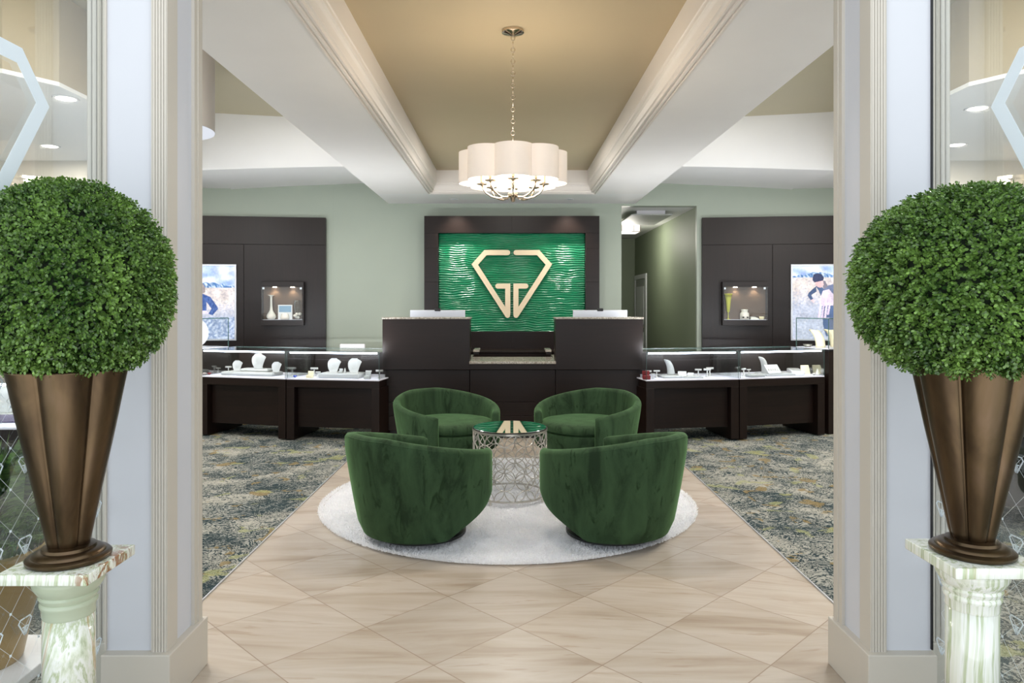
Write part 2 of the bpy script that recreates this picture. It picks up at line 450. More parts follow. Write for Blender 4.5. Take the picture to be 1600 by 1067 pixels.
    # frosted emblem (gem outline with two letters) on the glass
def stroke(b, pts, w, fn, d0, d1, cap0=True, cap1=True):
    """thick mitred polyline as one prism"""
    n = len(pts); L = []; R = []
    P = [Vector(p) for p in pts]
    for i in range(n):
        if i == 0: d = (P[1]-P[0]).normalized(); nn = Vector((-d.y, d.x)); sc = 1
        elif i == n-1: d = (P[-1]-P[-2]).normalized(); nn = Vector((-d.y, d.x)); sc = 1
        else:
            a = (P[i]-P[i-1]).normalized(); c = (P[i+1]-P[i]).normalized()
            na = Vector((-a.y, a.x)); nc = Vector((-c.y, c.x)); nn = (na+nc).normalized(); sc = 1/max(.35, nn.dot(na))
        L.append(P[i]+nn*w/2*sc); R.append(P[i]-nn*w/2*sc)
    out = list(L)
    def cap(p, frm, sgn):
        r = []
        v = frm-p
        for k in range(1, 8):
            a = sgn*PI*k/8; r.append(p+Vector((v.x*math.cos(a)-v.y*math.sin(a), v.x*math.sin(a)+v.y*math.cos(a))))
        return r
    if cap1: out += cap(P[-1], L[-1], -1)
    out += R[::-1]
    if cap0: out += cap(P[0], R[0], -1)
    b.prism([tuple(p) for p in out], fn, d0, d1)
# emblem outlines: u from centre line, v height; sign size of the wall emblem
G_A = [(-.058, 2.107), (-.362, 2.107), (-.509, 1.943), (-.058, 1.245)]
G_B = [(-.056, 1.262), (-.056, 1.647), (-.192, 1.647)]
GW = .07
def emblem(b, fn, d0, d1, side):
    for k, g in enumerate((G_A, G_B)):
        gg = [(u*side*-1, v) for u, v in g]
        stroke(b, gg, GW, fn, d0-k*.0004, d1+k*.0006, True, True)

for sd, nm in ((-1, 'left'), (1, 'right')):
    win = bpy.data.objects['window_%d' % (1 if sd < 0 else 2)]
    sc = .70; yc = 1.817; zt = 2.118
    xg = sd*1.4485
    fn = lambda u, v, d, xg=xg, sd=sd: (xg-sd*d, yc+u*sc, zt+(v-2.107)*sc)
    b = MB(); emblem(b, fn, 0, .0012, -1); emblem(b, fn, 0, .0012, 1)
    b.build('frosted_emblem', 'frost', win, fix=True)
    # small etched lattice with little emblems
    b = MB(); s2 = .055; dy = .0605; dz = .118
    line = lambda p, q: b.tube([(xg-sd*.001, *p), (xg-sd*.001, *q)], .00045, 4)
    for i in range(-11, 8):
        y = 2.034+i*dy
        for j in range(0, 9):
            z = .165+j*dz+(0 if i % 2 == 0 else dz/2)
            if y > 2.49 or y < 1.3: continue
            if i % 2 == 0:
                b.box(xg-.0015, xg+.0015, y-.003, y+.003, z-.003, z+.003)
            elif j % 2 == 0:
                f2 = lambda u, v, d, y=y, z=z: (xg-sd*d, y+u*s2, z+(v-1.68)*s2)
                for side in (-1, 1):
                    gg = [(u*side, v) for u, v in G_A]; stroke(b, gg, .075, f2, 0, .001)
                    gg = [(u*side, v) for u, v in G_B]; stroke(b, gg, .06, f2, 0, .001)
            if y+dy < 2.5:
                for s in (-1, 1):
                    line((y, z), (y+dy, z+s*dz/2))
    b.build('etched_pattern', 'frost', win, fix=True)

# ------------------------------------------------------------------ ceiling
W_ = 2.8
for sd, nm in ((-1, 'left'), (1, 'right')):
    q = lambda a, b_: tuple(sorted((sd*a, sd*b_)))
    b = MB(); b.box(*q(1.07, 1.72), 2.77, 9.11, W_, 3.66); struct(b.build('ceiling_beam_'+nm, 'ceil_white'))
    # high side bay
    b = MB(); b.box(*q(1.72, 7.6), .3, 10.3, 3.66, 3.72); struct(b.build('ceiling_bay_'+nm, 'olive_tan'))
    # outer soffit
    poly = [(7.6, 4.7), (3.5, 4.9), (3.3, 5.2), (3.3, 7.0), (3.82, 8.45), (3.82, 10.2), (7.6, 10.2)]
    b = MB(); b.prism([(sd*u, v) for u, v in poly], lambda u, v, d: (u, v, d), 2.98, 3.01)
    struct(b.build('ceiling_soffit_'+nm, 'soffit_white', fix=True))
    b = MB(); b.prism([(sd*u, v) for u, v in poly], lambda u, v, d: (u, v, d), 3.011, 3.66)
    struct(b.build('ceiling_fascia_'+nm, 'fascia', fix=True))
    # curved drop above the back wall
    def zb(x): return 3.085-.145*max(0, (x-2.0)/2.2)**1.35 if x > 2 else 3.085
    def yf(x): return 8.78-.35*max(0, (x-1.72)/2.1)**1.5
    nx = 28; vs = []; fs = []
    for i in range(nx):
        x = 1.72+(3.84-1.72)*i/(nx-1)
        vs += [(sd*x, 10.25, zb(x)), (sd*x, yf(x)+.015, zb(x)), (sd*x, yf(x), zb(x)+.02), (sd*x, yf(x)-.02, 3.66)]
    for i in range(nx-1):
        for k in range(3): fs.append((i*4+k, i*4+k+1, i*4+5+k, i*4+4+k))
    b = MB(); b.add(vs, fs); struct(b.build('ceiling_drop_'+nm, 'soffit_white', fix=False, smooth=True, angle=40))
b = MB(); b.box(-1.72, 1.72, 9.11, 10.25, W_, 3.66); struct(b.build('ceiling_beam_back', 'soffit_white'))
b = MB(); b.box(-1.07, 1.07, 2.77, 9.11, 3.08, 3.12); struct(b.build('ceiling', 'tan'))
b = MB(); b.box(-1.72, 1.72, 2.5, 2.77, 2.8, 3.75); struct(b.build('wall_front', 'white_wall'))
# crown moulding round the centre tray
prof = [(.123, 2.8), (.121, 2.794), (.108, 2.794), (.106, 2.806), (.094, 2.806), (.092, 2.797), (.080, 2.800), (.078, 2.812), (.066, 2.816), (.064, 2.806), (.054, 2.808),
        (.052, 2.830), (.040, 2.834), (.036, 2.85), (.030, 2.875), (.020, 2.892), (.008, 2.900), (.006, 2.918), (0, 2.925), (0, 3.08)]
def ring(b, prof, x0, x1, y0, y1):
    vs = []; fs = []
    for d, z in prof: vs += [(x0-d, y0-d, z), (x1+d, y0-d, z), (x1+d, y1+d, z), (x0-d, y1+d, z)]
    for i in range(len(prof)-1):
        for k in range(4): fs.append((i*4+k, i*4+(k+1) % 4, (i+1)*4+(k+1) % 4, (i+1)*4+k))
    b.add(vs, fs)
b = MB(); ring(b, prof, -.947, .947, 3.0, 8.99); struct(b.build('trim_crown', 'crown'))

# ------------------------------------------------------------------ walls
b = MB(); b.box(-2.55, 1.53, 10.0, 10.15, 0, 3.66); b.box(1.53, 2.60, 10.0, 10.15, 2.77, 3.66); b.box(2.60, 2.66, 10.0, 10.15, 0, 3.66)
struct(b.build('wall_back', 'sage'))
ANG = math.radians(7.6)
for sd, nm in ((-1, 'left'), (1, 'right')):
    r = empty('wall_root', (sd*(2.5 if sd < 0 else 2.58), 10.0, 0), -sd*ANG)
    b = MB(); x0, x1 = sorted((0, sd*2.2)); b.box(x0, x1, 0, .14, 0, 3.66)
    o = b.build('wall_back_'+nm, 'sage'); o.matrix_world = Matrix.Translation(r.location) @ Matrix.Rotation(-sd*ANG, 4, 'Z'); struct(o)
    bpy.data.objects.remove(r)
    b = MB(); p0 = (sd*4.68, 9.75); p1 = (sd*4.75, 7.9)
    b.box(*sorted((sd*4.68, sd*4.8)), 7.9, 9.9, 0, 3.66); b.box(*sorted((sd*4.8, sd*7.6)), 7.9, 8.0, 0, 3.66)
    b.box(*sorted((sd*7.6, sd*7.7)), .3, 8.0, 0, 3.72)
    struct(b.build('wall_'+nm, 'beige_wall'))
b = MB(); b.box(1.43, 1.53, 10.15, 15.1, 0, 2.85); b.box(2.60, 2.70, 10.15, 15.1, 0, 2.85); b.box(1.53, 2.6, 15.05, 15.15, 0, 2.85)
struct(b.build('wall_hall', 'hall_green'))
b = MB(); b.box(1.45, 2.7, 10.15, 15.15, 2.77, 2.85); struct(b.build('ceiling_hall', 'soffit_white'))
# hall door in the right hand wall
b = MB(); b.rbox(2.575, 2.6, 13.72, 13.82, 0, 1.99, .004); b.rbox(2.575, 2.6, 14.88, 14.98, 0, 1.99, .004); b.rbox(2.575, 2.6, 13.82, 14.88, 1.9, 1.99, .004)
d = struct(b.build('door_1', 'white_lac'))
b = MB(); b.rbox(2.585, 2.599, 13.83, 14.87, .02, 1.89, .003); b.build('door_leaf', 'grey_felt', d)
b = MB(); b.rbox(2.578, 2.586, 13.95, 14.75, 1.0, 1.75, .003); b.rbox(2.578, 2.586, 13.95, 14.75, .15, .85, .003); b.build('door_panel', 'white_lac', d)
b = MB(); b.tube([(2.585, 13.93, .95), (2.555, 13.93, .95), (2.55, 14.03, .95)], .009); b.build('door_handle', 'chrome', d)
for sd in (-1, 1):
    pass
b = MB(); b.box(-2.5, -1.2, 9.985, 10, 0, .1); b.box(1.2, 1.53, 9.985, 10, 0, .1); struct(b.build('baseboard_back', 'white_lac'))

# ------------------------------------------------------------------ dark wall panels, posters, wall showcases
def loc_on(px, root, rz, yoff):
    """local x where the sight line through column px meets the local plane y=yoff"""
    ox, oy = root; c, s = math.cos(rz), math.sin(rz)
    k = (px-VX)/F  # X-CX = k*Y
    # X = ox + c*t - s*yoff ; Y = oy + s*t + c*yoff
    t = (k*(oy+c*yoff)-(ox-s*yoff-CX))/(c-k*s)
    return t, oy+s*t+c*yoff
def zat(py, Y): return CZ-(py-VY)*Y/F

def paint_poster(name, w, h, fn, parent, y):
    nx, nz = int(w/.0055), int(h/.0055)
    vs = np.zeros((nz+1, nx+1, 3)); X, Z = np.meshgrid(np.linspace(0, w, nx+1), np.linspace(0, h, nz+1))
    vs[..., 0] = X; vs[..., 1] = y; vs[..., 2] = Z
    idx = np.arange((nx+1)*(nz+1)).reshape(nz+1, nx+1)
    fs = np.stack([idx[:-1, :-1], idx[:-1, 1:], idx[1:, 1:], idx[1:, :-1]], -1).reshape(-1, 4)
    me = bpy.data.meshes.new(name); me.from_pydata(vs.reshape(-1, 3).tolist(), [], fs.tolist())
    ca = me.color_attributes.new('paintcol', 'FLOAT_COLOR', 'POINT')
    cols = []
    for j in range(nz+1):
        for i in range(nx+1):
            c = fn(i/nx, j/nz); cols += [*lin(c), 1]
    ca.data.foreach_set('color', cols); me.materials.append(M['poster'])
    o = bpy.data.objects.new(name, me); COL.objects.link(o); o.parent = parent; return o
def inpoly(x, y, P):
    r = False; n = len(P); j = n-1
    for i in range(n):
        if (P[i][1] > y) != (P[j][1] > y) and x < (P[j][0]-P[i][0])*(y-P[i][1])/(P[j][1]-P[i][1])+P[i][0]: r = not r
        j = i
    return r
def mixc(a, b, f): f = max(0, min(1, f)); return tuple(a[k]*(1-f)+b[k]*f for k in range(3))
def scenery(u, v, hz, seed):
    n = mnoise.fractal(Vector((u*6+seed, v*9, 0)), 1, 2, 4); n2 = mnoise.fractal(Vector((u*22+seed, v*40, 3)), 1, 2, 3)
    mt = hz+.025+.055*max(0, 1-abs(u-.50)*2.4)+.022*mnoise.noise(Vector((u*11, seed, 0)))
    if v > mt: return mixc((150, 175, 240), (238, 242, 253), .55+1.1*mnoise.noise(Vector((u*3+seed, v*12, 0))))
    if v > hz: return mixc((84, 122, 172), (206, 220, 238), .38+1.3*mnoise.noise(Vector((u*26+v*18, v*22, seed))))
    c = mixc((232, 222, 214), (206, 196, 196), .5+n)
    if v < hz-.16: c = mixc(c, (182, 190, 208), min(1, (hz-.16-v)*4)+n2*.5)
    return mixc(c, (150, 150, 165), max(0, n2)*.6)
def img_right(u, v):
    # person in a dark beanie and jacket reaching a gloved hand to the viewer
    if inpoly(u, v, [(.40, .84), (.42, .885), (.50, .90), (.58, .885), (.62, .84), (.61, .80), (.44, .775), (.40, .80)]): return (66, 72, 98)
    if inpoly(u, v, [(.44, .78), (.60, .80), (.62, .74), (.56, .70), (.50, .71), (.45, .745)]): return (222, 188, 190)
    if inpoly(u, v, [(.56, .80), (.64, .80), (.70, .72), (.62, .68)]): return (130, 126, 138)
    for x0, x1, y0, y1 in ((.50, .545, .30, .5), (.56, .60, .27, .5), (.615, .66, .28, .5), (.675, .72, .33, .5)):
        if inpoly(u, v, [(x0+.06, y1+.05), (x1+.05, y1+.05), (x1, y0), (x0, y0)]): return mixc((206, 190, 214), (228, 214, 230), math.sin(u*60)*.5+.5)
    if inpoly(u, v, [(.52, .50), (.60, .66), (.72, .68), (.82, .60), (.80, .46), (.56, .45)]): return (222, 208, 226)
    if inpoly(u, v, [(.62, .66), (.64, .72), (.80, .75), (1.0, .74), (1.0, .62), (.85, .60)]): return (112, 122, 150)
    if inpoly(u, v, [(.46, .72), (.52, .66), (.58, .55), (.60, .20), (.66, .04), (.86, .04), (.84, .44), (.66, .64), (.60, .70), (.52, .735)]): return (88, 106, 140)
    if inpoly(u, v, [(.46, .72), (.32, .63), (.30, .59), (.36, .53), (.41, .55), (.37, .60), (.48, .65)]): return (82, 98, 130)
    if inpoly(u, v, [(.36, .53), (.41, .55), (.45, .52), (.42, .49)]): return (224, 196, 200)
    return scenery(u, v, .84, 2.0)
def img_left(u, v):
    if inpoly(u, v, [(.10, .80), (.12, .87), (.26, .89), (.36, .85), (.36, .77), (.28, .79)]): return (40, 66, 110)
    if inpoly(u, v, [(.12, .80), (.34, .79), (.36, .70), (.30, .64), (.20, .62), (.14, .68)]): return (226, 186, 196)
    if inpoly(u, v, [(.34, .78), (.41, .72), (.42, .64), (.36, .62)]): return (160, 150, 150)
    if inpoly(u, v, [(-.1, .52), (.10, .62), (.36, .62), (.52, .575), (.66, .44), (.67, .41), (.56, .325), (.48, .345), (.54, .415), (.44, .51), (.44, .39), (.0, .37), (-.1, .4)]):
        return mixc((62, 84, 138), (88, 112, 166), mnoise.noise(Vector((u*30, v*30, 0)))+.5)
    if inpoly(u, v, [(-.1, .39), (.44, .39), (.50, .345), (-.1, .33)]): return (214, 206, 232)
    if v < .30 and u > .25: return mixc((120, 138, 172), (196, 206, 224), .5+mnoise.fractal(Vector((u*18, v*26, 9)), 1, 2, 3))
    return scenery(u, v, .70, 7.0)

for sd, nm in ((-1, 'left'), (1, 'right')):
    rz = -sd*ANG; root = (sd*(2.5 if sd < 0 else 2.58), 10.0)
    y0 = -.07
    th = thing('wall_panel', (root[0], root[1]-.0, 0), rz,
        'tall dark wood wall panelling %s of the reception, behind the display cases' % nm, 'wall panel', 'dark wood wall panels')
    px_in = 509 if sd < 0 else 1097
    xi, Yi = loc_on(px_in, root, rz, y0); ztop = zat(340, Yi)
    xo = sd*2.12; a, c = sorted((xi, xo)); zs = zat(383, Yi)
    b = MB()
    b.box(a, c, y0+.012, -.002, 0, ztop-.01)
    b.rbox(a, c, y0, y0+.02, zs+.003, ztop, .002)
    xs, _ = loc_on(381 if sd < 0 else 1207, root, rz, y0)
    b.rbox(a, xs-.003, y0, y0+.02, .0, zs-.003, .002); b.rbox(xs+.003, c, y0, y0+.02, .0, zs-.003, .002)
    b.build('panel_boards', 'wood_v', th)
    # lit poster
    xa, Ya = loc_on(369 if sd < 0 else 1236, root, rz, y0-.035)
    w = .70; x0 = xa-w if sd < 0 else xa
    if sd < 0: w = min(w, xa+2.1); x0 = xa-w
    zb_, zt_ = zat(532, Ya), zat(413, Ya)
    c_, s_ = math.cos(rz), math.sin(rz)
    def wpos(lx, ly, z): return (root[0]+c_*lx-s_*ly, root[1]+s_*lx+c_*ly, z)
    pt = thing('lightbox_poster', wpos(x0, y0, zb_), rz,
        'backlit poster of a person in a blue top with hand on hip, mountains behind' if sd < 0 else
        'backlit poster of a person in a dark beanie reaching a hand forward, mountains behind', 'poster')
    b = MB(); h = zt_-zb_; fr = .022
    for bx in ((0, w, 0, fr), (0, w, h-fr, h), (0, fr, fr, h-fr), (w-fr, w, fr, h-fr)): b.rbox(bx[0], bx[1], -.035, -.001, bx[2], bx[3], .002)
    b.build('frame', 'alu', pt)
    g0 = img_left if sd < 0 else img_right
    def g1(u, v, g0=g0):
        c = g0(u, v); n = 1+.08*mnoise.fractal(Vector((u*26, v*34, sd*4)), 1, 2, 3)+.10*mnoise.noise(Vector((u*7, v*8, 1)))
        return tuple(max(0, min(255, x*n)) for x in c)
    o = paint_poster('print', w-2*fr, h-2*fr, g1, pt, 0); o.location = (fr, -.022, fr)
    # wall showcase
    pa, pb = (408, 474.5) if sd < 0 else (1129, 1200)
    yF = y0-.115
    x0, Y0 = loc_on(pa, root, rz, yF); x1, Y1 = loc_on(pb, root, rz, yF); Ym = (Y0+Y1)/2
    z0, z1 = zat(508.5, Ym), zat(440, Ym); w = x1-x0; h = z1-z0
    sc = thing('wall_showcase', wpos(x0, y0, z0), rz,
        'small lit glass-fronted showcase on the %s wood panel holding %s' % (nm, 'a white long-necked vase' if sd < 0 else 'a yellow-green flute vase'), 'display cabinet', 'wall showcases')
    tk = .075; D = -.115
    b = MB(); b.rbox(0, w, D, -.001, 0, tk, .002); b.rbox(0, w, D, -.001, h-.07, h, .002)
    if sd < 0: b.rbox(w-.02, w, D, -.001, tk, h-.07, .001)
    else: b.rbox(0, .02, D, -.001, tk, h-.07, .001)
    b.box(.01, w-.01, -.012, -.002, tk, h-.07)
    b.build('cabinet_box', 'wood', sc)
    b = MB(); b.box(.012, w-.012, -.016, -.013, tk, h-.07); b.build('back_panel', 'case_back', sc)
    b = MB(); b.box(.02, w-.02, D+.006, -.017, tk, tk+.006); b.build('white_shelf', 'white_deck', sc)
    b = MB(); b.box(.003, w-.022 if sd < 0 else w-.003, D, D+.004, tk, h-.07)
    if sd < 0: b.box(.003, .007, D+.004, -.02, tk, h-.07)
    else: b.box(w-.007, w-.003, D+.004, -.02, tk, h-.07)
    b.build('glass_door', 'glass', sc)
    for k in (.3, .72):
        b = MB(); b.cyl(w*k, D*.5, h-.078, h-.07, .028); b.build('puck_light', 'lampglow', sc)
        p = wpos(x0+w*k, y0+D*.5, z0+h-.085)
        l = light('puck_spot', 'SPOT', p, 2.4, (1, .93, .82), .02, spot=120)
    for k in (.05, .93):
        b = MB(); b.rbox(w*k-.014, w*k+.014, D+.004, D+.012, h-.105, h-.077, .002); b.build('glass_clip', 'alu', sc)
    zsf = z0+tk+.006; yi = D*.55
    def inside(name, fx, label, cat): return thing(name, wpos(x0+w*fx, y0+yi, zsf), rz, label, cat)
    if sd < 0:
        t = inside('vase', .22, 'white long-necked bulb vase in the left wall showcase', 'vase')
        MB().lathe([(.03,0),(.05,.01),(.063,.035),(.058,.065),(.035,.10),(.02,.13),(.015,.18),(.014,.30),(.018,.318),(.045,.33),(.044,.333),(.01,.32)], 24).build('vase_body', 'porcelain', t, smooth=True)
        t = inside('picture_frame', .55, 'small white framed picture with a blue patch in the left wall showcase', 'picture frame')
        MB().rbox(-.095,.095,-.012,0,0,.20,.003).build('frame', 'white_lac', t)
        MB().box(-.08,.08,-.014,-.0125,.10,.185).build('picture', paint('pale_blue_print', (140, 176, 206), .5), t)
        MB().lathe([(.06,0),(.062,.03),(.05,.075),(.02,.09)], 20, (0,-.018,0), fn=lambda a, z: 1 if math.sin(a) < 0 else .15).build('bead_rosette', 'porcelain', t, smooth=True)
        t = inside('flower_vase', .83, 'clear glass vase with white blossoms at the right of the left wall showcase', 'vase')
        MB().lathe([(.025,.0),(.03,.01),(.04,.14),(.052,.26),(.050,.26),(.036,.14),(.02,.02)], 20).build('glass_body', 'glass', t, smooth=True)
        b = MB()
        for k in range(9):
            a = k*2.4; r = .018+.012*(k % 3); b.lathe([(.004,-.02),(.018,-.012),(.022,0),(.016,.014),(.004,.02)], 8, (r*math.cos(a), r*math.sin(a)-.01, .03+.022*(k % 3)))
        b.build('blossoms', 'porcelain', t, smooth=True)
    else:
        t = inside('vase', .14, 'tall yellow-green flute vase on a thin stem in the right wall showcase', 'vase')
        MB().lathe([(.026,0),(.024,.006),(.006,.012),(.005,.09),(.012,.10),(.02,.11),(.034,.26),(.05,.335),(.062,.352),(.058,.352),(.03,.26)], 24, fn=None).build('vase_body', 'yellow_glass', t, smooth=True)
        t = inside('jewelry_bust', .50, 'white squat jewelry stand with two dark studs in the right wall showcase', 'jewelry display')
        MB().lathe([(.06,0),(.062,.05),(.058,.085),(.042,.10),(.044,.125),(.05,.135),(.03,.138)], 20).build('bust_body', 'porcelain', t, smooth=True)
        MB().lathe([(.011, -.008), (.013, 0), (.011, .008)], 12, (-.025,-.062,.03)).build('stud', 'black', t); MB().lathe([(.011, -.008), (.013, 0), (.011, .008)], 12, (.03,-.062,.03)).build('stud', 'black', t)
        t = inside('jewelry_ramp', .68, 'low white sloping jewelry ramp in the right wall showcase', 'jewelry display')
        MB().prism([(0,0),(.11,0),(.11,.012),(.06,.035),(0,.04)], lambda u, v, d: (u-.03, d, v), -.03, .03).build('ramp_body', 'porcelain', t)
        t = inside('jewelry_dish', .88, 'tiny pale jewelry dish at the right end of the right wall showcase', 'jewelry display')
        MB().lathe([(.02,0),(.03,.01),(.034,.04),(.03,.04),(.025,.012)], 16).build('dish_body', 'cream_velvet', t, smooth=True)

# ------------------------------------------------------------------ emblem wall
sg = thing('sign_surround', (0, 9.99, 0), 0, 'dark wood surround holding the rippled emerald panel behind the reception', 'wall feature')
b = MB(); y0, y1 = -.19, -.002
zt, zo, zi = 2.6075, 2.371, 1.024
def seams(b, xs, zs):
    for i in range(len(xs)-1):
        for j in range(len(zs)-1):
            b.rbox(xs[i]+.002, xs[i+1]-.002, y0, y0+.03, zs[j]+.002, zs[j+1]-.002, .0015)
b.box(-1.198, 1.198, y0+.004, y1, zo+.0, zt-.003); b.box(-1.198, -1.008, y0+.004, y1, 0, zo); b.box(1.008, 1.198, y0+.004, y1, 0, zo); b.box(-1.008, 1.008, y0+.004, y1, 0, zi)
b.build('surround_core', 'wood', sg)
for nm_, xs, zs in (('top_board', (-1.2, 0, 1.2), (zo, zt)), ('side_board', (-1.2, -1.005), (0, .8, 1.24, 1.70, 2.16, zo)), ('side_board', (1.005, 1.2), (0, .8, 1.24, 1.70, 2.16, zo)), ('bottom_board', (-1.005, 0, 1.005), (0, zi))):
    b = MB(); seams(b, xs, zs); b.build(nm_, 'wood', sg)
b = MB()
def wave(u, v):
    x = -1.005+2.01*u; z = zi+(zo-zi)*v
    w = mnoise.fractal(Vector((x*2.2, z*3.0, .3)), 1, 2, 3)*.9+mnoise.noise(Vector((x*7, z*6, 2)))*.55
    ph = z/.031*2*PI+w*5.0
    am = .6+.4*mnoise.noise(Vector((x*4, z*7, 5)))
    h = (math.sin(ph)*.5+.5)**1.3*.012*am+mnoise.noise(Vector((x*9, z*34, 7)))*.0035
    return (x, -.085-h, z)
b.grid(wave, 330, 420); b.build('wave_panel', 'wave', sg, smooth=True)
lg = thing('emblem_sign', (0, 9.99, 0), 0, 'raised champagne-gold gem outline emblem with two facing letters on the emerald panel', 'sign')
for side in (-1, 1):
    b = MB(); emblem(b, lambda u, v, d: (u, -.115-d, v), 0, .03, side); b.build('emblem_half', 'gold', lg, fix=True)
for x, z in ((-.3, 2.107), (.3, 2.107), (-.3, 1.6), (.3, 1.6), (-.056, 1.4), (.056, 1.4)):
    MB().box(x-.006, x+.006, -.117, -.085, z-.006, z+.006).build('stand_off', 'chrome', lg)

# ------------------------------------------------------------------ reception desk
rd = thing('reception_desk', (0, 7.4, 0), 0, 'dark wood reception desk with two raised towers and a lower granite counter between', 'reception desk')
for sd in (-1, 1):
    q = lambda a, b_: tuple(sorted((sd*a, sd*b_)))
    b = MB(); b.rbox(*q(.443, 1.345), 0, .26, .722, 1.245, .003); b.build('tower_box', 'wood', rd)
    b = MB()
    b.rbox(*q(.449, 1.325), .05, .24, .383, .716, .002); b.rbox(*q(.449, 1.325), .05, .24, .238, .379, .002); b.rbox(*q(.449, 1.325), .05, .24, .085, .234, .002)
    b.rbox(*q(1.29, 1.325), .24, .95, .085, .80, .002)
    b.build('front_panel', 'wood', rd)
    b = MB(); b.rbox(*q(.435, 1.352), -.006, .275, 1.245, 1.263, .003); b.build('tower_ledge', 'granite', rd)
    b = MB(); b.rbox(*q(.45, 1.31), .262, 1.0, .782, .807, .003); b.build('work_surface', 'granite', rd)
    b = MB(); b.rbox(*q(.372, .44), .66, 1.0, .86, .885, .003); b.build('side_ledge', 'granite', rd)
    b = MB(); b.rbox(*q(.38, .44), .67, .99, .83, .858, .002); b.rbox(*q(.42, .45), .262, .99, .3, .78, .002); b.build('return_panel', 'wood', rd)
b = MB(); b.rbox(-.446, .446, -.002, .04, .724, .782, .002)
b.rbox(-.443, .443, .055, .24, .383, .716, .002); b.rbox(-.443, .443, .055, .24, .238, .379, .002); b.rbox(-.443, .443, .055, .24, .085, .234, .002)
b.build('centre_panel', 'wood', rd)
b = MB(); b.rbox(-.447, .447, -.012, .64, .783, .808, .003); b.build('counter_slab', 'granite', rd)
b = MB(); b.box(-1.28, 1.28, .1, .24, 0, .085); b.build('toe_kick', 'black', rd)
def imac(px0, px1, label):
    Yc = 8.15; x0 = at(px0, 0, Yc).x; x1 = at(px1, 0, Yc).x; w = x1-x0
    t = thing('desktop_computer', ((x0+x1)/2, Yc, .807), 0, label, 'computer', 'desktop computers on the reception desk')
    MB().rbox(-w/2, w/2, -.02, 0, .12, .525, .006, 3).build('monitor_back', 'alu', t)
    MB().rbox(-w/2+.01, w/2-.01, .0005, .004, .13, .515, .001).build('screen', 'black', t)
    b = MB(); b.rbox(-.09, .09, -.10, .09, .0, .008, .003); b.prism([(-.09, .008), (-.075, .008), (-.022, .25), (-.032, .25)], lambda u, v, d: (d, u, v), -.08, .08); b.build('stand', 'alu', t)
    MB().rbox(-.034, .034, -.032, .012, .512, .545, .006).build('webcam', 'black', t)
imac(641, 727, 'back of a white desktop computer behind the left reception tower')
imac(895, 980, 'back of a white desktop computer behind the right reception tower')
cr = thing('credenza', (0, 9.3, 0), 0, 'low dark wood back counter under the emerald sign wall', 'cabinet')
MB().rbox(-1.15, 1.15, 0, .48, .0, .765, .003).build('cabinet_body', 'wood', cr)
MB().rbox(-1.17, 1.17, -.02, .485, .766, .79, .003).build('top', 'wood', cr)
# white office chair back
oc = thing('office_chair', (-2.05, 9.1, 0), 0, 'white office chair showing only its rounded back top behind the left display cases', 'chair')
p = at(546, 542, 9.1); oc.location.x = p.x
MB().rbox(-.165, .165, .16, .20, .50, .885, .018, 4).build('backrest', 'white_lac', oc, smooth=True)
MB().rbox(-.2, .2, -.22, .2, .42, .48, .025, 4).build('seat', 'white_lac', oc, smooth=True)
MB().cyl(0, 0, .06, .42, .022).build('post', 'chrome', oc)
for k in range(5):
    a = k*2*PI/5; MB().tube([(0, 0, .09), (.24*math.cos(a), .24*math.sin(a), .04)], .016).build('leg', 'chrome', oc)
MB().tube([(0, .12, .45), (0, .24, .46), (0, .225, .6)], .012).build('back_support', 'chrome', oc)

# ------------------------------------------------------------------ display cases
DECK = .634; GT = .913; DEP = .60
def make_case(w, label, loc, rz):
    t = thing('display_case', loc, rz, label, 'display case', 'glass-topped display cases')
    b = MB(); b.rbox(0, w, 0, .05, .545, DECK-.012, .003); b.rbox(.09, w-.09, .07, .095, .13, .55, .002)
    b.box(.02, w-.02, .06, DEP-.01, .54, DECK-.013); b.rbox(.02, w-.02, DEP-.03, DEP, .13, .55, .002)
    b.build('cabinet_body', 'wood', t)
    for xa in (0, w-.085): 
        MB().rbox(xa, xa+.085, .0, DEP, .012, .546, .003).build('leg', 'wood_v', t)
    MB().rbox(.002, w-.002, .002, DEP, DECK-.012, DECK, .002).build('deck', 'white_deck', t)
    b = MB(); g = .006
    b.box(.004, w-.004, .004, .004+g, DECK, GT-g); b.box(.004, .004+g, .011, DEP-.02, DECK, GT-g); b.box(w-.004-g, w-.004, .011, DEP-.02, DECK, GT-g)
    b.box(.002, w-.002, .002, DEP, GT-g, GT)
    b.build('glass_box', 'glass', t)
    b = MB()
    b.box(.002, .006, .002, .006, DECK, GT-g); b.box(w-.006, w-.002, .002, .006, DECK, GT-g); b.box(.002, w-.002, DEP-.001, DEP+.002, GT-g, GT); b.box(.002, w-.002, 0, .002, GT-g, GT)
    b.build('glass_edges', 'glass_edge', t)
    b = MB(); b.box(.05, w-.05, DEP-.022, DEP-.004, DECK, GT-.03); b.build('rear_door', 'wood_v', t)
    MB().rbox(.03, w-.03, .012, .028, GT-.022, GT-.008, .002).build('led_strip', 'led', t)
    c_, s_ = math.cos(rz), math.sin(rz); lx, ly = w/2, .06
    light('case_led', 'AREA', (loc[0]+c_*lx-s_*ly, loc[1]+s_*lx+c_*ly, GT-.03), .7, (.92, .95, 1), w*.9, rot=(math.radians(22), 0, rz), sizey=.02)
    light('case_led', 'AREA', (loc[0]+c_*lx-s_*.02, loc[1]+s_*lx+c_*.02, GT-.0015), 22, (.97, .97, 1), w*.9, rot=(math.radians(142), 0, rz), sizey=.014)
    return t
def case_line(A, B): 
    d = Vector((B[0]-A[0], B[1]-A[1])); return d.length, math.atan2(d.y, d.x)
cases = {}
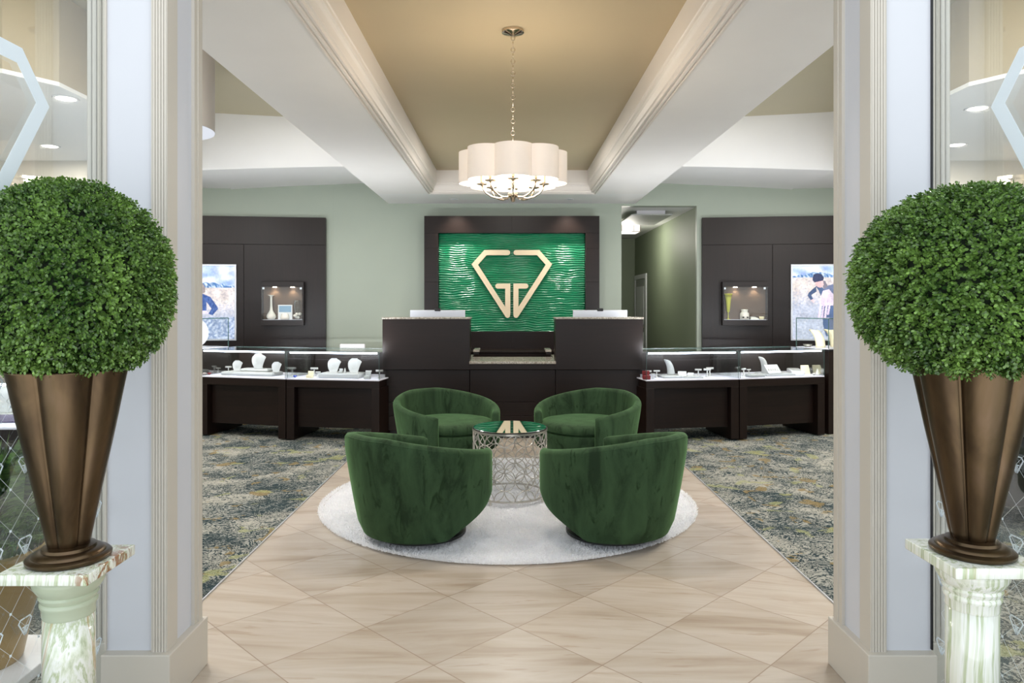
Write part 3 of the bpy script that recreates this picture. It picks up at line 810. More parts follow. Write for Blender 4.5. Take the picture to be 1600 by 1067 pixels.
for key, A, B, lab in (('L1', (-3.31, 7.60), (-2.325, 7.335), 'display case next to the left pillar, three white necklace busts inside'),
                       ('L2', (-2.315, 7.333), (-1.335, 7.17), 'display case touching the left end of the reception desk, two upright busts inside'),
                       ('R1', (1.335, 7.17), (2.315, 7.333), 'display case touching the right end of the reception desk, red ring box inside'),
                       ('R2', (2.325, 7.335), (3.31, 7.60), 'display case next to the right pillar, long white trays inside'),
                       ('W1', (-4.35, 4.4), (-2.80, 4.4), 'display case seen through the left shop window, beside the tall planter'),
                       ('W2', (2.80, 4.4), (4.35, 4.4), 'display case seen through the right shop window, behind the bronze urn')):
    w, rz = case_line(A, B); t = make_case(w, lab, (A[0], A[1], .006), rz); cases[key] = (A, rz, w, t)
def on_case(key, px, d, z=DECK+.0065):
    A, rz, w, t = cases[key]; lx, Y = loc_on(px, A, rz, d); c, s = math.cos(rz), math.sin(rz)
    return (A[0]+c*lx-s*d, A[1]+s*lx+c*d, z)
# --- builders of jewelry displays
def bust_mesh(h=.17, w=.155, lean=.0):
    """necklace bust: curved torso shield with a shoulder point"""
    b = MB()
    pts = [(.52, 0), (.60, .15), (.72, .35), (.90, .58), (1.08, .74), (.80, .86), (.52, .93), (.40, 1.0), (-.38, 1.0), (-.58, .93), (-.84, .80), (-.96, .64), (-.94, .45), (-.84, .28), (-.68, .12), (-.6, 0)]
    nz = 9; n = len(pts)
    vs = []
    for k in (0, 1):
        for (u, v) in pts:
            yy = -.02*math.cos(u*1.3)+(lean*v)+(0 if k == 0 else .014)-.018*(1-v)
            vs.append((u*w/2, yy, v*h))
    fs = [tuple(range(n))[::-1], tuple(range(n, 2*n))]+[(i, (i+1) % n, (i+1) % n+n, i+n) for i in range(n)]
    b.add(vs, fs)
    b.box(-w*.3, w*.3, -.03, .03, 0, .008)
    return b
_cache = {}
def place(kind, loc, rz, label, cat='jewelry display', s=1.0, mat='leather_white', group=None):
    s = s*.82 if kind == 'bracelet_stand' else s
    t = thing(kind, loc, rz, label, cat, group); t.scale = (s, s, s)
    if kind == 'necklace_bust':
        o = bust_mesh().build('bust_body', mat, t, fix=True)
        pth = [(.028*math.sin(a), -.034-.004*math.cos(a), .105-.045*math.cos(a)) for a in [k*2*PI/20 for k in range(20)]]
        MB().tube(pth, .0016, 5, True).build('necklace', 'silver', t)
    elif kind == 'curved_bust':
        b = MB()
        def cv(u, v):
            a = v*1.35; x = -.075*(1-math.cos(a)); z = .17*math.sin(a)/math.sin(1.35)
            wv = .088*(1-.30*v) if v < .8 else .088*(.76-1.6*(v-.8))
            return ((u-.5)*wv+x*1.1, -.012+(abs(u-.5)*2)**2*.022, z)
        b.grid(cv, 9, 16); o = b.build('bust_body', mat, t, smooth=True)
        md = o.modifiers.new('thick', 'SOLIDIFY'); md.thickness = .008
        pth = [(-.02+.020*math.sin(a), -.026, .10-.035*math.cos(a)) for a in [k*2*PI/18 for k in range(18)]]
        MB().tube(pth, .0014, 5, True).build('necklace', 'silver', t)
    elif kind == 'bracelet_stand':
        MB().lathe([(.022, 0), (.022, .006), (.007, .01), (.006, .066)], 12).build('stem', mat, t, smooth=True)
        b = MB(); b.tube([(-.036, 0, .074), (.036, 0, .074)], .0105, 10); b.build('bar', mat, t)
    elif kind == 'display_tray':
        pass
    elif kind == 'ring_box':
        MB().rbox(-.032, .032, -.028, .028, 0, .034, .004).build('box_body', mat, t)
        b = MB(); b.rbox(-.032, .032, .024, .032, .034, .072, .004); b.build('lid', mat, t)
    elif kind == 'ring_cone':
        MB().lathe([(.016, 0), (.014, .006), (.006, .045), (.002, .055)], 12).build('cone_body', mat, t, smooth=True)
    elif kind == 'gem':
        MB().lathe([(.002, 0), (.022, .014), (.016, .024)], 10).build('stone', mat, t)
    elif kind == 'ring_ramp':
        b = MB(); b.prism([(-.04, 0), (.04, 0), (.035, .05), (.015, .055)], lambda u, v, d: (d, u, v), -.05, .05); b.build('ramp_body', mat, t)
        b = MB()
        for k in range(6): b.tube([(-.04+.016*k, -.022, .02), (-.036+.016*k, -.014, .032), (-.032+.016*k, -.022, .02)], .002, 5)
        b.build('rings', 'silver', t)
    return t
def tray(loc, rz, w, d, h, label, mat='grey_felt'):
    t = thing('display_tray', loc, rz, label, 'tray')
    MB().rbox(-w/2, w/2, -d/2, d/2, 0, h, min(.012, h*.4), 3).build('tray_body', mat, t, smooth=True, angle=50)
    MB().rbox(-w/2+.02, w/2-.02, -d/2+.02, d/2-.02, h, h+.003, .001).build('tray_pad', 'leather_white', t)
    return t
rL1, rL2, rR1, rR2 = (cases[k][1] for k in ('L1', 'L2', 'R1', 'R2'))
z1 = DECK+.0065
# left case 1
p = on_case('L1', 394, .23); tray(p, rL1, .62, .22, .035, 'wide pale tray under the three busts in the case by the left pillar')
p = on_case('L1', 402, .26, z1+.038); tray(p, rL1, .34, .13, .028, 'smaller raised tray under the middle bust in the case by the left pillar')
place('necklace_bust', on_case('L1', 371, .22, z1+.040), rL1+.5, 'white necklace bust turned right, leftmost of three by the left pillar', s=.66)
place('necklace_bust', on_case('L1', 404, .25, z1+.071), rL1+.55, 'tallest white necklace bust, on the raised tray in the middle of three', s=.92)
place('necklace_bust', on_case('L1', 432, .20, z1+.040), rL1+.5, 'white necklace bust at the right end of the tray by the left pillar', s=.64)
place('necklace_bust', on_case('L1', 317, .25), rL1+.3, 'grey-white necklace bust cut by the left pillar edge', s=.8)
place('bracelet_stand', on_case('L1', 341, .32), 0, 'short white T-bar stand right of the bust at the left pillar edge', s=.85)
place('bracelet_stand', on_case('L1', 357, .34), 0, 'taller white T-bar stand just left of the three busts', s=1.1)
place('gem', on_case('L1', 327, .10), 0, 'small crimson pillow ornament at the front of the leftmost case', 'ornament', mat='red')
place('gem', on_case('L1', 320, .10), 0, 'small white round ornament beside the crimson one', 'ornament', mat='porcelain')
# left case 2
p = on_case('L2', 535, .19); tray(p, rL2, .44, .22, .048, 'rounded pale grey tray carrying two upright busts, left of the desk')
place('necklace_bust', on_case('L2', 522, .18, z1+.052), rL2+.25, 'upright white necklace bust, left one on the rounded tray', s=.86)
place('necklace_bust', on_case('L2', 554, .18, z1+.052), rL2+.25, 'upright white necklace bust, right one on the rounded tray', s=.88)
place('ring_box', on_case('L2', 532, .12, z1+.052), rL2, 'tiny grey ring holder between the two upright busts', s=.6, mat='grey_felt')
place('ring_cone', on_case('L2', 539, .14, z1+.052), rL2, 'tiny white ring cone between the two upright busts', s=.9)
place('bracelet_stand', on_case('L2', 457, .30), 0, 'white T-bar stand at the far left of the case with two busts', s=1.25)
place('bracelet_stand', on_case('L2', 491, .28), 0, 'tall white T-bar stand behind the small ring box', s=1.3)
place('bracelet_stand', on_case('L2', 497, .16), 0, 'short white T-bar stand just left of the rounded tray', s=.85)
place('ring_box', on_case('L2', 484, .08), rL2, 'cream ring box with open lid left of the rounded tray', s=.95, mat='cream_velvet', cat='box')
place('ring_box', on_case('L2', 574, .08), rL2, 'grey ring box with open lid right of the rounded tray', s=.95, mat='grey_felt', cat='box')
place('bracelet_stand', on_case('L2', 576, .22), 0, 'white T-bar stand behind the grey ring box', s=1.05)
place('bracelet_stand', on_case('L2', 593, .16), 0, 'white T-bar stand nearest the left end of the reception desk', s=1.25)
place('gem', on_case('L2', 461, .09), 0, 'small blue crystal ornament at the front left of the case with two busts', 'ornament', mat='blue_gem')
# right case 1
place('ring_box', on_case('R1', 1010, .07), rR1-.2, 'open dark red ring box nearest the right end of the reception desk', s=1.15, mat='red', cat='box')
place('bracelet_stand', on_case('R1', 1013, .20), 0, 'white T-bar stand right behind the dark red ring box', s=1.1)
place('bracelet_stand', on_case('R1', 1020, .12), 0, 'lowest white T-bar stand right of the dark red ring box', s=.75)
place('bracelet_stand', on_case('R1', 1026, .22), 0, 'white T-bar stand left of the tall flat bust', s=1.1)
tray(on_case('R1', 1050, .22), rR1, .26, .2, .022, 'low pale tray under the tall bust in the case right of the desk')
place('curved_bust', on_case('R1', 1049, .2, z1+.026), rR1-.1, 'tall white curved necklace bust in the case right of the desk', s=.93, mat='grey_felt')
tray(on_case('R1', 1079, .16), rR1, .22, .16, .015, 'thin pale tray with ring ramps right of the tall bust')
place('ring_ramp', on_case('R1', 1066, .15, z1+.019), rR1-.3, 'white ring ramp just right of the tall bust', s=.85)
place('ring_ramp', on_case('R1', 1079, .14, z1+.019), rR1-.5, 'smaller white ring ramp on the thin tray', s=.6)
place('bracelet_stand', on_case('R1', 1091, .26), 0, 'white T-bar stand alone right of the ring ramps', s=1.15)
place('bracelet_stand', on_case('R1', 1105, .20), 0, 'white T-bar stand in a close pair, the left one', s=1.25)
place('bracelet_stand', on_case('R1', 1109, .30), 0, 'white T-bar stand in a close pair, the right one behind', s=1.3)
# right case 2
place('bracelet_stand', on_case('R2', 1162, .2), .8, 'small white T-bar stand at the left end of the rightmost case', s=1.2)
place('bracelet_stand', on_case('R2', 1170, .36), .3, 'small white T-bar stand at the back left of the rightmost case', s=.8)
tray(on_case('R2', 1180, .09), rR2, .18, .11, .03, 'grey low jewelry block at the front left of the rightmost case', 'grey_felt')
tray(on_case('R2', 1211, .20), rR2, .36, .22, .022, 'pale grey tray under the ring ramp in the rightmost case')
place('ring_ramp', on_case('R2', 1206, .16, z1+.026), rR2, 'white ring ramp full of rings in the rightmost case', s=1.6)
place('curved_bust', on_case('R2', 1196, .31, z1+.026), rR2-.1, 'white curved bust standing behind the ring ramp', s=.95)
tray(on_case('R2', 1243, .26), rR2-.5, .13, .42, .045, 'long white box-like tray lying at an angle in the rightmost case', 'white_lac')
t = thing('photo_card', on_case('R2', 1259, .20), rR2, 'cream speckled square card leaning at the right of the rightmost case', 'card')
MB().prism([(-.06, 0), (.06, 0), (.052, .095), (-.046, .095)], lambda u, v, d: (u, d+v*.25, v), 0, .006).build('card_body', 'cream_velvet', t)
place('ring_cone', on_case('R2', 1277, .12), 0, 'white ornament at the right end of the rightmost case', s=1.2, mat='porcelain')
place('gem', on_case('R2', 1272, .08), 0, 'clear crystal ornament at the front right of the rightmost case', 'ornament', mat='silver')
# window cases
p = on_case('W1', 12, .28); tray((p[0], p[1]+.05, p[2]), 0, .42, .3, .05, 'plum cloth riser in the case seen through the left shop window', 'plum')
place('necklace_bust', (p[0]-.02, p[1]+.02, p[2]+.054), .2, 'white necklace bust seen through the left shop window', s=1.1)
p = on_case('W2', 1598, .2); t = thing('figurine', p, 0, 'gold figurine seen through the right shop window', 'ornament')
b = MB()
for k in range(8): b.lathe([(.004, -.03), (.024, -.015), (.028, 0), (.02, .02), (.004, .03)], 10, (.03*math.cos(k*2.3), .02*math.sin(k*1.7), .03+.018*k))
b.build('figure_body', 'gold_pot', t, smooth=True)
place('necklace_bust', (p[0]+.25, p[1], p[2]), 0, 'white necklace bust right of the gold figurine, beyond the right window', s=1.1)

# tall corner vitrines at the ends of the rows
VA = math.radians(24)
for sd, nm in ((-1, 'left'), (1, 'right')):
    t = thing('corner_vitrine', (sd*3.38, 7.665, 0), sd*VA, 'dark corner counter with a glass box on top before the %s poster' % nm, 'display cabinet', 'corner vitrines')
    def L(a, b_): return tuple(sorted((sd*a, sd*b_)))
    MB().rbox(*L(0, .9), 0, .46, .0, .895, .003).build('counter_body', 'wood_v', t)
    MB().rbox(*L(-.006, .9), -.008, .466, .896, .913, .003).build('counter_top', 'black', t)
    MB().rbox(*L(.004, .89), .004, .456, .914, .922, .002).build('white_deck', 'white_deck', t)
    g = .006; b = MB(); x0, x1 = L(.002, .88)
    b.box(x0, x1, .002, .008, .922, 1.24); b.box(x0, x0+g, .009, .45, .922, 1.24); b.box(x1-g, x1, .009, .45, .922, 1.24); b.box(x0, x1, .002, .45, 1.24, 1.246)
    b.build('glass_box', 'glass', t)
    b = MB(); b.box(x0-.001, x1+.001, -.002, .001, 1.238, 1.248); xe = x0 if sd > 0 else x1; b.box(xe-.003, xe+.003, -.001, .005, .922, 1.24); b.box(xe-.002, xe+.002, .0, .452, 1.238, 1.248); b.box(xe-.003, xe+.003, .445, .452, .922, 1.24)
    b.build('glass_edges', 'glass_edge', t)
def on_vit(sd, px, d):
    lx, Y = loc_on(px, (sd*3.38, 7.665), sd*VA, d); c, s_ = math.cos(sd*VA), math.sin(sd*VA)
    return (sd*3.38+c*lx-s_*d, 7.665+s_*lx+c*d, .9225)
p = on_vit(-1, 306, .24); t = thing('round_plaque', p, -.25, 'large white round display disc in the glass box before the left poster', 'jewelry display')
MB().prism([(.155*math.cos(a), .157+.155*math.sin(a)) for a in [k*2*PI/40 for k in range(40)]], lambda u, v, d: (u, d, v+.001), -.012, .012).build('disc', 'white_lac', t)
MB().rbox(-.07, .07, -.03, .03, 0, .010, .003).build('foot', 'white_lac', t)
for px, lab in ((1277, 'cream curved necklace stand in the glass box before the right poster, the left one'), (1300, 'cream necklace stand cut by the right pillar edge, beside the curved one')):
    p = on_vit(1, px, .22); t = thing('necklace_stand', p, -.3, lab, 'jewelry display')
    b = MB()
    def neck(u, v):
        a = v*1.25; x = -.14+.14*math.cos(a)*1.0+.02; z = .19*math.sin(a)/math.sin(1.25)
        return ((u-.5)*.10+x*.75+.02, -.02+(abs(u-.5)*2)**2*.03, z)
    b.grid(neck, 8, 12); o = b.build('stand_body', 'cream_velvet', t, smooth=True)
    md = o.modifiers.new('thick', 'SOLIDIFY'); md.thickness = .012
t = thing('ring_dish', on_vit(1, 1262, .34), 0, 'small clear dish at the back of the glass box before the right poster', 'jewelry display')
MB().lathe([(.03, 0), (.034, .006), (.05, .03), (.047, .03), (.03, .008)], 20).build('dish_body', 'silver', t, smooth=True)

# ------------------------------------------------------------------ rug
rc = (-.045, 5.12); RR = 1.31
rng = np.random.default_rng(3)
def np_mesh(name, V, Fc, mat, parent=None, smooth=False, cols=None, nper=None):
    me = bpy.data.meshes.new(name)
    me.vertices.add(len(V)); me.vertices.foreach_set('co', V.astype(np.float32).ravel())
    k = Fc.shape[1]; me.loops.add(Fc.size); me.loops.foreach_set('vertex_index', Fc.astype(np.int32).ravel())
    me.polygons.add(len(Fc)); me.polygons.foreach_set('loop_start', np.arange(0, Fc.size, k, dtype=np.int32))
    me.update(calc_edges=True); me.validate()
    if cols is not None:
        ca = me.color_attributes.new('leafcol', 'FLOAT_COLOR', 'POINT'); ca.data.foreach_set('color', cols.astype(np.float32).ravel())
    me.materials.append(M[mat])
    if smooth: me.polygons.foreach_set('use_smooth', [True]*len(me.polygons))
    o = bpy.data.objects.new(name, me); COL.objects.link(o)
    if parent: o.parent = parent
    return o
rg = thing('rug', (rc[0], rc[1], 0), 0, 'round white shag rug under the four green chairs and the table', 'rug')
MB().lathe([(RR-.04, .001), (RR-.03, .004), (RR-.035, .012), (RR-.05, .014)], 96).build('backing', 'shag', rg)
n = 110000
r = np.concatenate([(RR-.01)*np.sqrt(rng.random(n-8000)), RR-.03+.03*rng.random(8000)]); a = rng.random(n)*2*PI
base = np.stack([r*np.cos(a), r*np.sin(a), np.full(n, .014)], 1)
ta = rng.random(n)*2*PI; hgt = .005+.007*rng.random(n)
lean = np.stack([np.cos(ta), np.sin(ta), np.zeros(n)], 1)*(.013*rng.random(n))[:, None]
sdv = np.stack([-np.sin(ta+.7), np.cos(ta+.7), np.zeros(n)], 1)*(.0022+.0012*rng.random(n))[:, None]
tip = base+lean+np.stack([np.zeros(n), np.zeros(n), hgt], 1)
V = np.stack([base-sdv, base+sdv, tip+sdv*.6, tip-sdv*.6], 1).reshape(-1, 3)
np_mesh('pile', V, np.arange(4*n).reshape(-1, 4), 'shag', rg)

# ------------------------------------------------------------------ swivel tub chairs
def make_chair(label, loc, rz):
    t = thing('swivel_tub_chair', loc, rz, label, 'chair', 'green velvet tub chairs round the table')
    # local +x is the front; theta measured from the back
    TH = math.radians(139)
    def sm(a, b, x): x = max(0, min(1, (x-a)/(b-a))); return x*x*(3-2*x)
    def Htop(th):
        u = max(0, min(1, (math.degrees(abs(th))-18)/117)); return .638-.135*(.75*u+.25*u*u*(3-2*u))
    def zbot(th): return .040+.215*max(0, min(1, (math.degrees(abs(th))-72)/64))
    def rout(th, z):
        f = 1-.06*sm(math.radians(60), math.radians(139), abs(th))
        tp = min(1, max(0, (z-.04)/.5)); k = sm(math.radians(80), math.radians(132), abs(th)); g = .355+.095*tp**.8; return (g*(1-k)+.455*k)*f
    def pos(th, r, z): return (-r*math.cos(th), r*math.sin(th), z)
    # shell: closed cross-section loop swept over theta
    TK = .062; nth = 72; vs = []; loop_n = None
    for i in range(nth+1):
        s = i/nth*2-1; s = math.copysign(abs(s)**.9, s); th = s*TH
        e = (1-abs(s)) ; endf = min(1, abs(e)/.045)
        rd_ = math.sqrt(max(0, 1-(1-endf)**2)); 
        H = Htop(th)-(1-rd_)*.014; zb = zbot(th)+(1-rd_)*.006; tk = TK*(.35+.65*rd_); mid_shift = (TK-tk)/2
        sec = []
        for k in range(9):
            z = zb+(H-.035-zb)*k/8; sec.append((rout(th, z)-mid_shift-(.012 if k == 0 else 0), z))
        ro = rout(th, H); c = ro-mid_shift-tk/2
        for k in range(1, 8):
            a = PI*k/8; sec.append((c+tk/2*math.cos(a), H-.035+.035*math.sin(a)))
        for k in range(5):
            z = H-.035-(H-.035-max(.27, zb+.01))*k/4; sec.append((rout(th, z)-mid_shift-tk-.01*(k/4), z))
        sec.append((rout(th, zb)-mid_shift-tk*.6, zb+.004))
        loop_n = len(sec); vs += [pos(th, r_, z_) for r_, z_ in sec]
    fs = []
    for i in range(nth):
        for k in range(loop_n):
            k2 = (k+1) % loop_n; fs.append((i*loop_n+k, i*loop_n+k2, (i+1)*loop_n+k2, (i+1)*loop_n+k))
    fs.append(tuple(range(loop_n))); fs.append(tuple(nth*loop_n+k for k in range(loop_n))[::-1])
    b = MB(); b.add(vs, fs); b.build('back_shell', 'velvet', t, smooth=True, fix=True, angle=70)
    # piping along the rim
    pth = [pos(s*TH*.97, rout(s*TH, .6)-.004, Htop(s*TH)-.022) for s in [k/30*2-1 for k in range(31)]]
    MB().tube(pth, .004, 6).build('piping', 'velvet', t, smooth=True)
    # tapering seat body, visible under the front
    def fr(a, z): 
        f = math.cos(a)  # +1 = front
        return 1+(.0 if z > .25 else -.34*max(0, f)*(.25-z)/.2)
    b = MB(); b.lathe([(.285, .040), (.31, .06), (.345, .19), (.372, .29), (.372, .335), (.35, .345)], 48, fn=fr); b.build('seat_base', 'velvet', t, smooth=True, angle=60)
    b = MB(); b.lathe([(.33, .346), (.362, .358), (.372, .385), (.362, .412), (.30, .425), (.15, .43), (.01, .431)], 48, fn=lambda a, z: 1+.05*max(0, math.cos(a))**2-.02*max(0, -math.cos(a))); b.build('seat_cushion', 'velvet', t, smooth=True)
    b = MB(); b.lathe([(.25, .0), (.27, .006), (.27, .022), (.22, .028), (.22, .039)], 40); b.build('swivel_base', 'black', t)
    return t
zr = .026
ch = make_chair('green velvet tub chair, front left with its back to the viewer', (-.565, 4.32, zr), math.radians(50))
dup(ch, (.578, 4.32, zr), math.radians(130), 'green velvet tub chair, front right with its back to the viewer')
dup(ch, (-.54, 5.92, zr), math.radians(-55), 'green velvet tub chair, rear left facing the viewer, beside the desk')
dup(ch, (.60, 5.92, zr), math.radians(-127), 'green velvet tub chair, rear right facing the viewer, beside the desk')

# ------------------------------------------------------------------ drum side table
tb = thing('drum_table', (rc[0]+.015, rc[1], zr), 0, 'round silver openwork drum table with a mirrored top, between the four chairs', 'side table')
RT = .262; b = MB(); H0 = .028; H1 = .478; rows = 6; ncol = 22; rad = (H1-H0)/rows
for j in range(rows+1):
    for i in range(ncol):
        if (i+j) % 2: continue
        a0 = i*2*PI/ncol; z0 = H0+j*rad; pts = []
        for k in range(29):
            t_ = 2*PI*k/28; z = z0+rad*1.0*math.sin(t_)
            an = a0+rad*math.cos(t_)/RT*(2*PI*RT/ncol/rad)
            if z < H0-.001 or z > H1+.001:
                if len(pts) > 1: b.tube(pts, .0035, 5)
                pts = []; continue
            pts.append((RT*math.cos(an), RT*math.sin(an), z))
        if len(pts) > 1: b.tube(pts, .0035, 5)
for j in range(rows+1):
    for i in range(ncol):
        if (i+j) % 2 == 0: continue
        a0 = i*2*PI/ncol; b.lathe([(.001, -.006), (.007, 0), (.001, .006)], 6, (RT*math.cos(a0), RT*math.sin(a0), H0+j*rad))
b.build('openwork_band', 'silver', tb, smooth=True)
def hoop(z0, z1, r0, r1): 
    b = MB(); n = 64; vs = []; fs = []
    for (r_, z_) in ((r1, z0), (r1, z1), (r0, z1), (r0, z0)):
        vs += [(r_*math.cos(2*PI*k/n), r_*math.sin(2*PI*k/n), z_) for k in range(n)]
    for s in range(4):
        for k in range(n): fs.append((s*n+k, s*n+(k+1) % n, ((s+1) % 4)*n+(k+1) % n, ((s+1) % 4)*n+k))
    b.add(vs, fs); return b
hoop(H1-.002, H1+.012, RT-.014, RT+.006).build('top_ring', 'silver', tb)
hoop(H0-.006, H0+.004, RT-.006, RT+.005).build('bottom_ring', 'silver', tb)
MB().lathe([(.258, H1+.008), (.262, H1+.012), (.262, H1+.019), (.259, H1+.021)], 64).build('mirror_top', 'mirror', tb)
hoop(H1+.0125, H1+.0195, .2625, .266).build('glass_rim', 'black', tb)
for k in range(4):
    a = PI/4+k*PI/2+.25; x, y = RT*math.cos(a), RT*math.sin(a)
    MB().rbox(x-.008, x+.008, y-.008, y+.008, -.004, H0-.005, .002).build('leg', 'silver', tb)

# ------------------------------------------------------------------ chandelier
Yc = 4.40; cx = at(801.5, 0, Yc).x
cl = thing('chandelier', (cx, Yc, 2.03), 0, 'chandelier with scalloped white drum shade and polished arms, on a chain from the tan ceiling', 'chandelier')
NL = 8
def lob(a): 
    # union of lobes
    best = 0
    for k in range(NL):
        c = 2*PI*k/NL+PI/2
        d = .215; rr = .118; da = (a-c+PI) % (2*PI)-PI
        disc = rr*rr-(d*math.sin(da))**2
        if disc >= 0 and math.cos(da) > 0: best = max(best, d*math.cos(da)+math.sqrt(disc))
    return best
zs0, zs1 = .108, .298
seg = 240; vs = []; fs = []
for z, off in ((zs0, 0), (zs0, -.003), (zs1, -.003), (zs1, 0)):
    for k in range(seg):
        a = 2*PI*k/seg; r_ = lob(a)+off; vs.append((r_*math.cos(a), r_*math.sin(a), z))
for s in range(4):
    for k in range(seg): fs.append((s*seg+k, ((s+1) % 4)*seg+k, ((s+1) % 4)*seg+(k+1) % seg, s*seg+(k+1) % seg))
MB().add(vs, fs).build('shade', 'shade', cl, smooth=True, angle=35, fix=True)
MB().lathe([(.006, -.004), (.012, .0), (.016, .02), (.03, .034), (.034, .045), (.02, .06), (.012, .08), (.012, .30), (.02, .31), (.008, .33)], 20).build('hub', 'chrome', cl, smooth=True)
for k in range(NL):
    a = 2*PI*k/NL+PI/8*0+PI/2
    ca, sa = math.cos(a), math.sin(a)
    pth = [(r_*ca, r_*sa, z_) for r_, z_ in ((.02, .035), (.05, .022), (.09, .018), (.13, .028), (.165, .05), (.185, .078), (.19, .10))]
    arm = MB().tube(pth, .0055, 8).build('arm', 'chrome', cl, smooth=True)
    MB().lathe([(.008, .098), (.034, .104), (.036, .108), (.012, .112), (.010, .118)], 18, (.19*ca, .19*sa, 0)).build('drip_cup', 'chrome', arm, smooth=True)
    MB().lathe([(.010, .118), (.010, .165)], 12, (.19*ca, .19*sa, 0)).build('candle_sleeve', 'cream_velvet', arm)
    MB().lathe([(.003, .166), (.011, .18), (.012, .19), (.006, .21), (.001, .222)], 10, (.19*ca, .19*sa, 0)).build('bulb', 'bulb', arm, smooth=True)
b = MB()
zc = .33; top = 3.08-2.03-.03; nlk = 19; Lk = (top-zc)/nlk
for k in range(nlk):
    z0 = zc+k*Lk+Lk/2; hh = Lk*.66; ww = .0115
    pts = []
    for s in range(16):
        t_ = 2*PI*s/16; u = ww*math.cos(t_); v = hh*.5*math.copysign(abs(math.sin(t_))**.7, math.sin(t_))*1.15
        pts.append((u, 0, z0+v) if k % 2 == 0 else (0, u, z0+v))
    b.tube(pts, .0026, 6, True)
b.build('chain', 'chrome', cl, smooth=True)
MB().lathe([(.008, top-.005), (.02, top), (.055, top+.008), (.068, top+.014), (.068, top+.028), (.06, top+.0295)], 32).build('canopy', 'chrome', cl, smooth=True, angle=40)
light('chandelier_light', 'POINT', (cx, Yc, 2.03+.20), 18, (1, .87, .72), .12)
lc = light('chandelier_downlight', 'SPOT', (cx, Yc, 2.03+.17), 40, (1, .94, .87), .16, spot=125, blend=.8); aim(lc, (cx, Yc+.35, 0))

# ------------------------------------------------------------------ lamps in ceilings
def downlight(px, py, z, label, r=.075, group='recessed downlights'):
    Y = F*(z-CZ)/(VY-py); x = at(px, 0, Y).x
    t = thing('recessed_downlight', (x, Y, z-.001), 0, label, 'light', group)
    hb = MB(); n = 32; vs = []; fs = []
    for (r_, z_) in ((r*.82, -.004), (r, -.006), (r*1.12, -.0005), (r*.82, -.0005)):
        vs += [(r_*math.cos(2*PI*k/n), r_*math.sin(2*PI*k/n), z_) for k in range(n)]
    for s in range(4):
        for k in range(n): fs.append((s*n+k, s*n+(k+1) % n, ((s+1) % 4)*n+(k+1) % n, ((s+1) % 4)*n+k))
    hb.add(vs, fs); hb.build('trim_ring', 'white_lac', t, smooth=True)
    return t, (x, Y)
t, pl = downlight(710, 311, 2.8, 'small recessed spot in the soffit left of the chandelier, above the sign', .05)
MB().lathe([(.038, -.0025), (.04, -.001)], 20).build('lens', 'alu', t)
t, pr = downlight(890, 311, 2.8, 'small recessed spot in the soffit right of the chandelier, above the sign', .05)
MB().lathe([(.038, -.0025), (.04, -.001)], 20).build('lens', 'alu', t)
for px, py, lab in ((103, 153.5, 'round lit downlight through the left window, the upper larger one'), (78, 228, 'round lit downlight through the left window, the lower smaller one'),
                    (1527, 169, 'round lit downlight through the right window, the upper larger one'), (1495, 226, 'round lit downlight through the right window, the lower smaller one')):
    t, pp = downlight(px, py, 2.98, lab, .085)
    MB().lathe([(.068, -.0035), (.07, -.001)], 24).build('lens', 'lampglow', t)
    light('downlight', 'AREA', (pp[0], pp[1], 2.96), 22, (1, .93, .84), .14)
# drum pendant
Yd = 5.9
dr = thing('drum_pendant', (-2.88, Yd, 2.83), 0, 'large round drum bulkhead with a glowing white underside, seen beside the left pillar', 'ceiling light')
MB().lathe([(.388, .008), (.392, .012), (.392, .825)], 64, caps=True).build('drum_body', 'drum', dr, smooth=True, angle=40)
MB().lathe([(.39, 0), (.392, .007)], 64).build('diffuser', 'drum_glow', dr)
# hall fittings
hp = thing('hall_ceiling_panel', (2.03, 11.05, 2.69), 0, 'grey rectangular panel hung under the hallway ceiling', 'ceiling panel')
MB().rbox(-.30, .30, -.65, .65, 0, .018, .003).build('panel', 'grey_felt', hp)
MB().rbox(-.2, .22, -.55, .4, .019, .079, .003).build('mounting_box', 'white_lac', hp)
hl = thing('hall_lamp', (1.93, 12.1, 2.60), 0, 'square glowing ceiling lamp with dark bars in the hallway', 'ceiling light')
MB().rbox(-.2, .2, -.2, .2, .0, .12, .01).build('diffuser', 'hall_glow', hl)
b = MB()
for x in (-.205, -.1, .1, .205): b.box(x-.005, x+.005, -.208, -.202, .01, .12)
for z in (.005, .12): b.box(-.21, .21, -.212, -.202, z-.005, z+.005); b.box(.202, .212, -.21, .21, z-.005, z+.005)
b.box(-.08, .08, -.08, .08, .12, .168)
b.build('lamp_frame', 'chrome', hl)
light('hall_light', 'POINT', (1.93, 12.1, 2.50), 26, (1, .95, .86), .15)

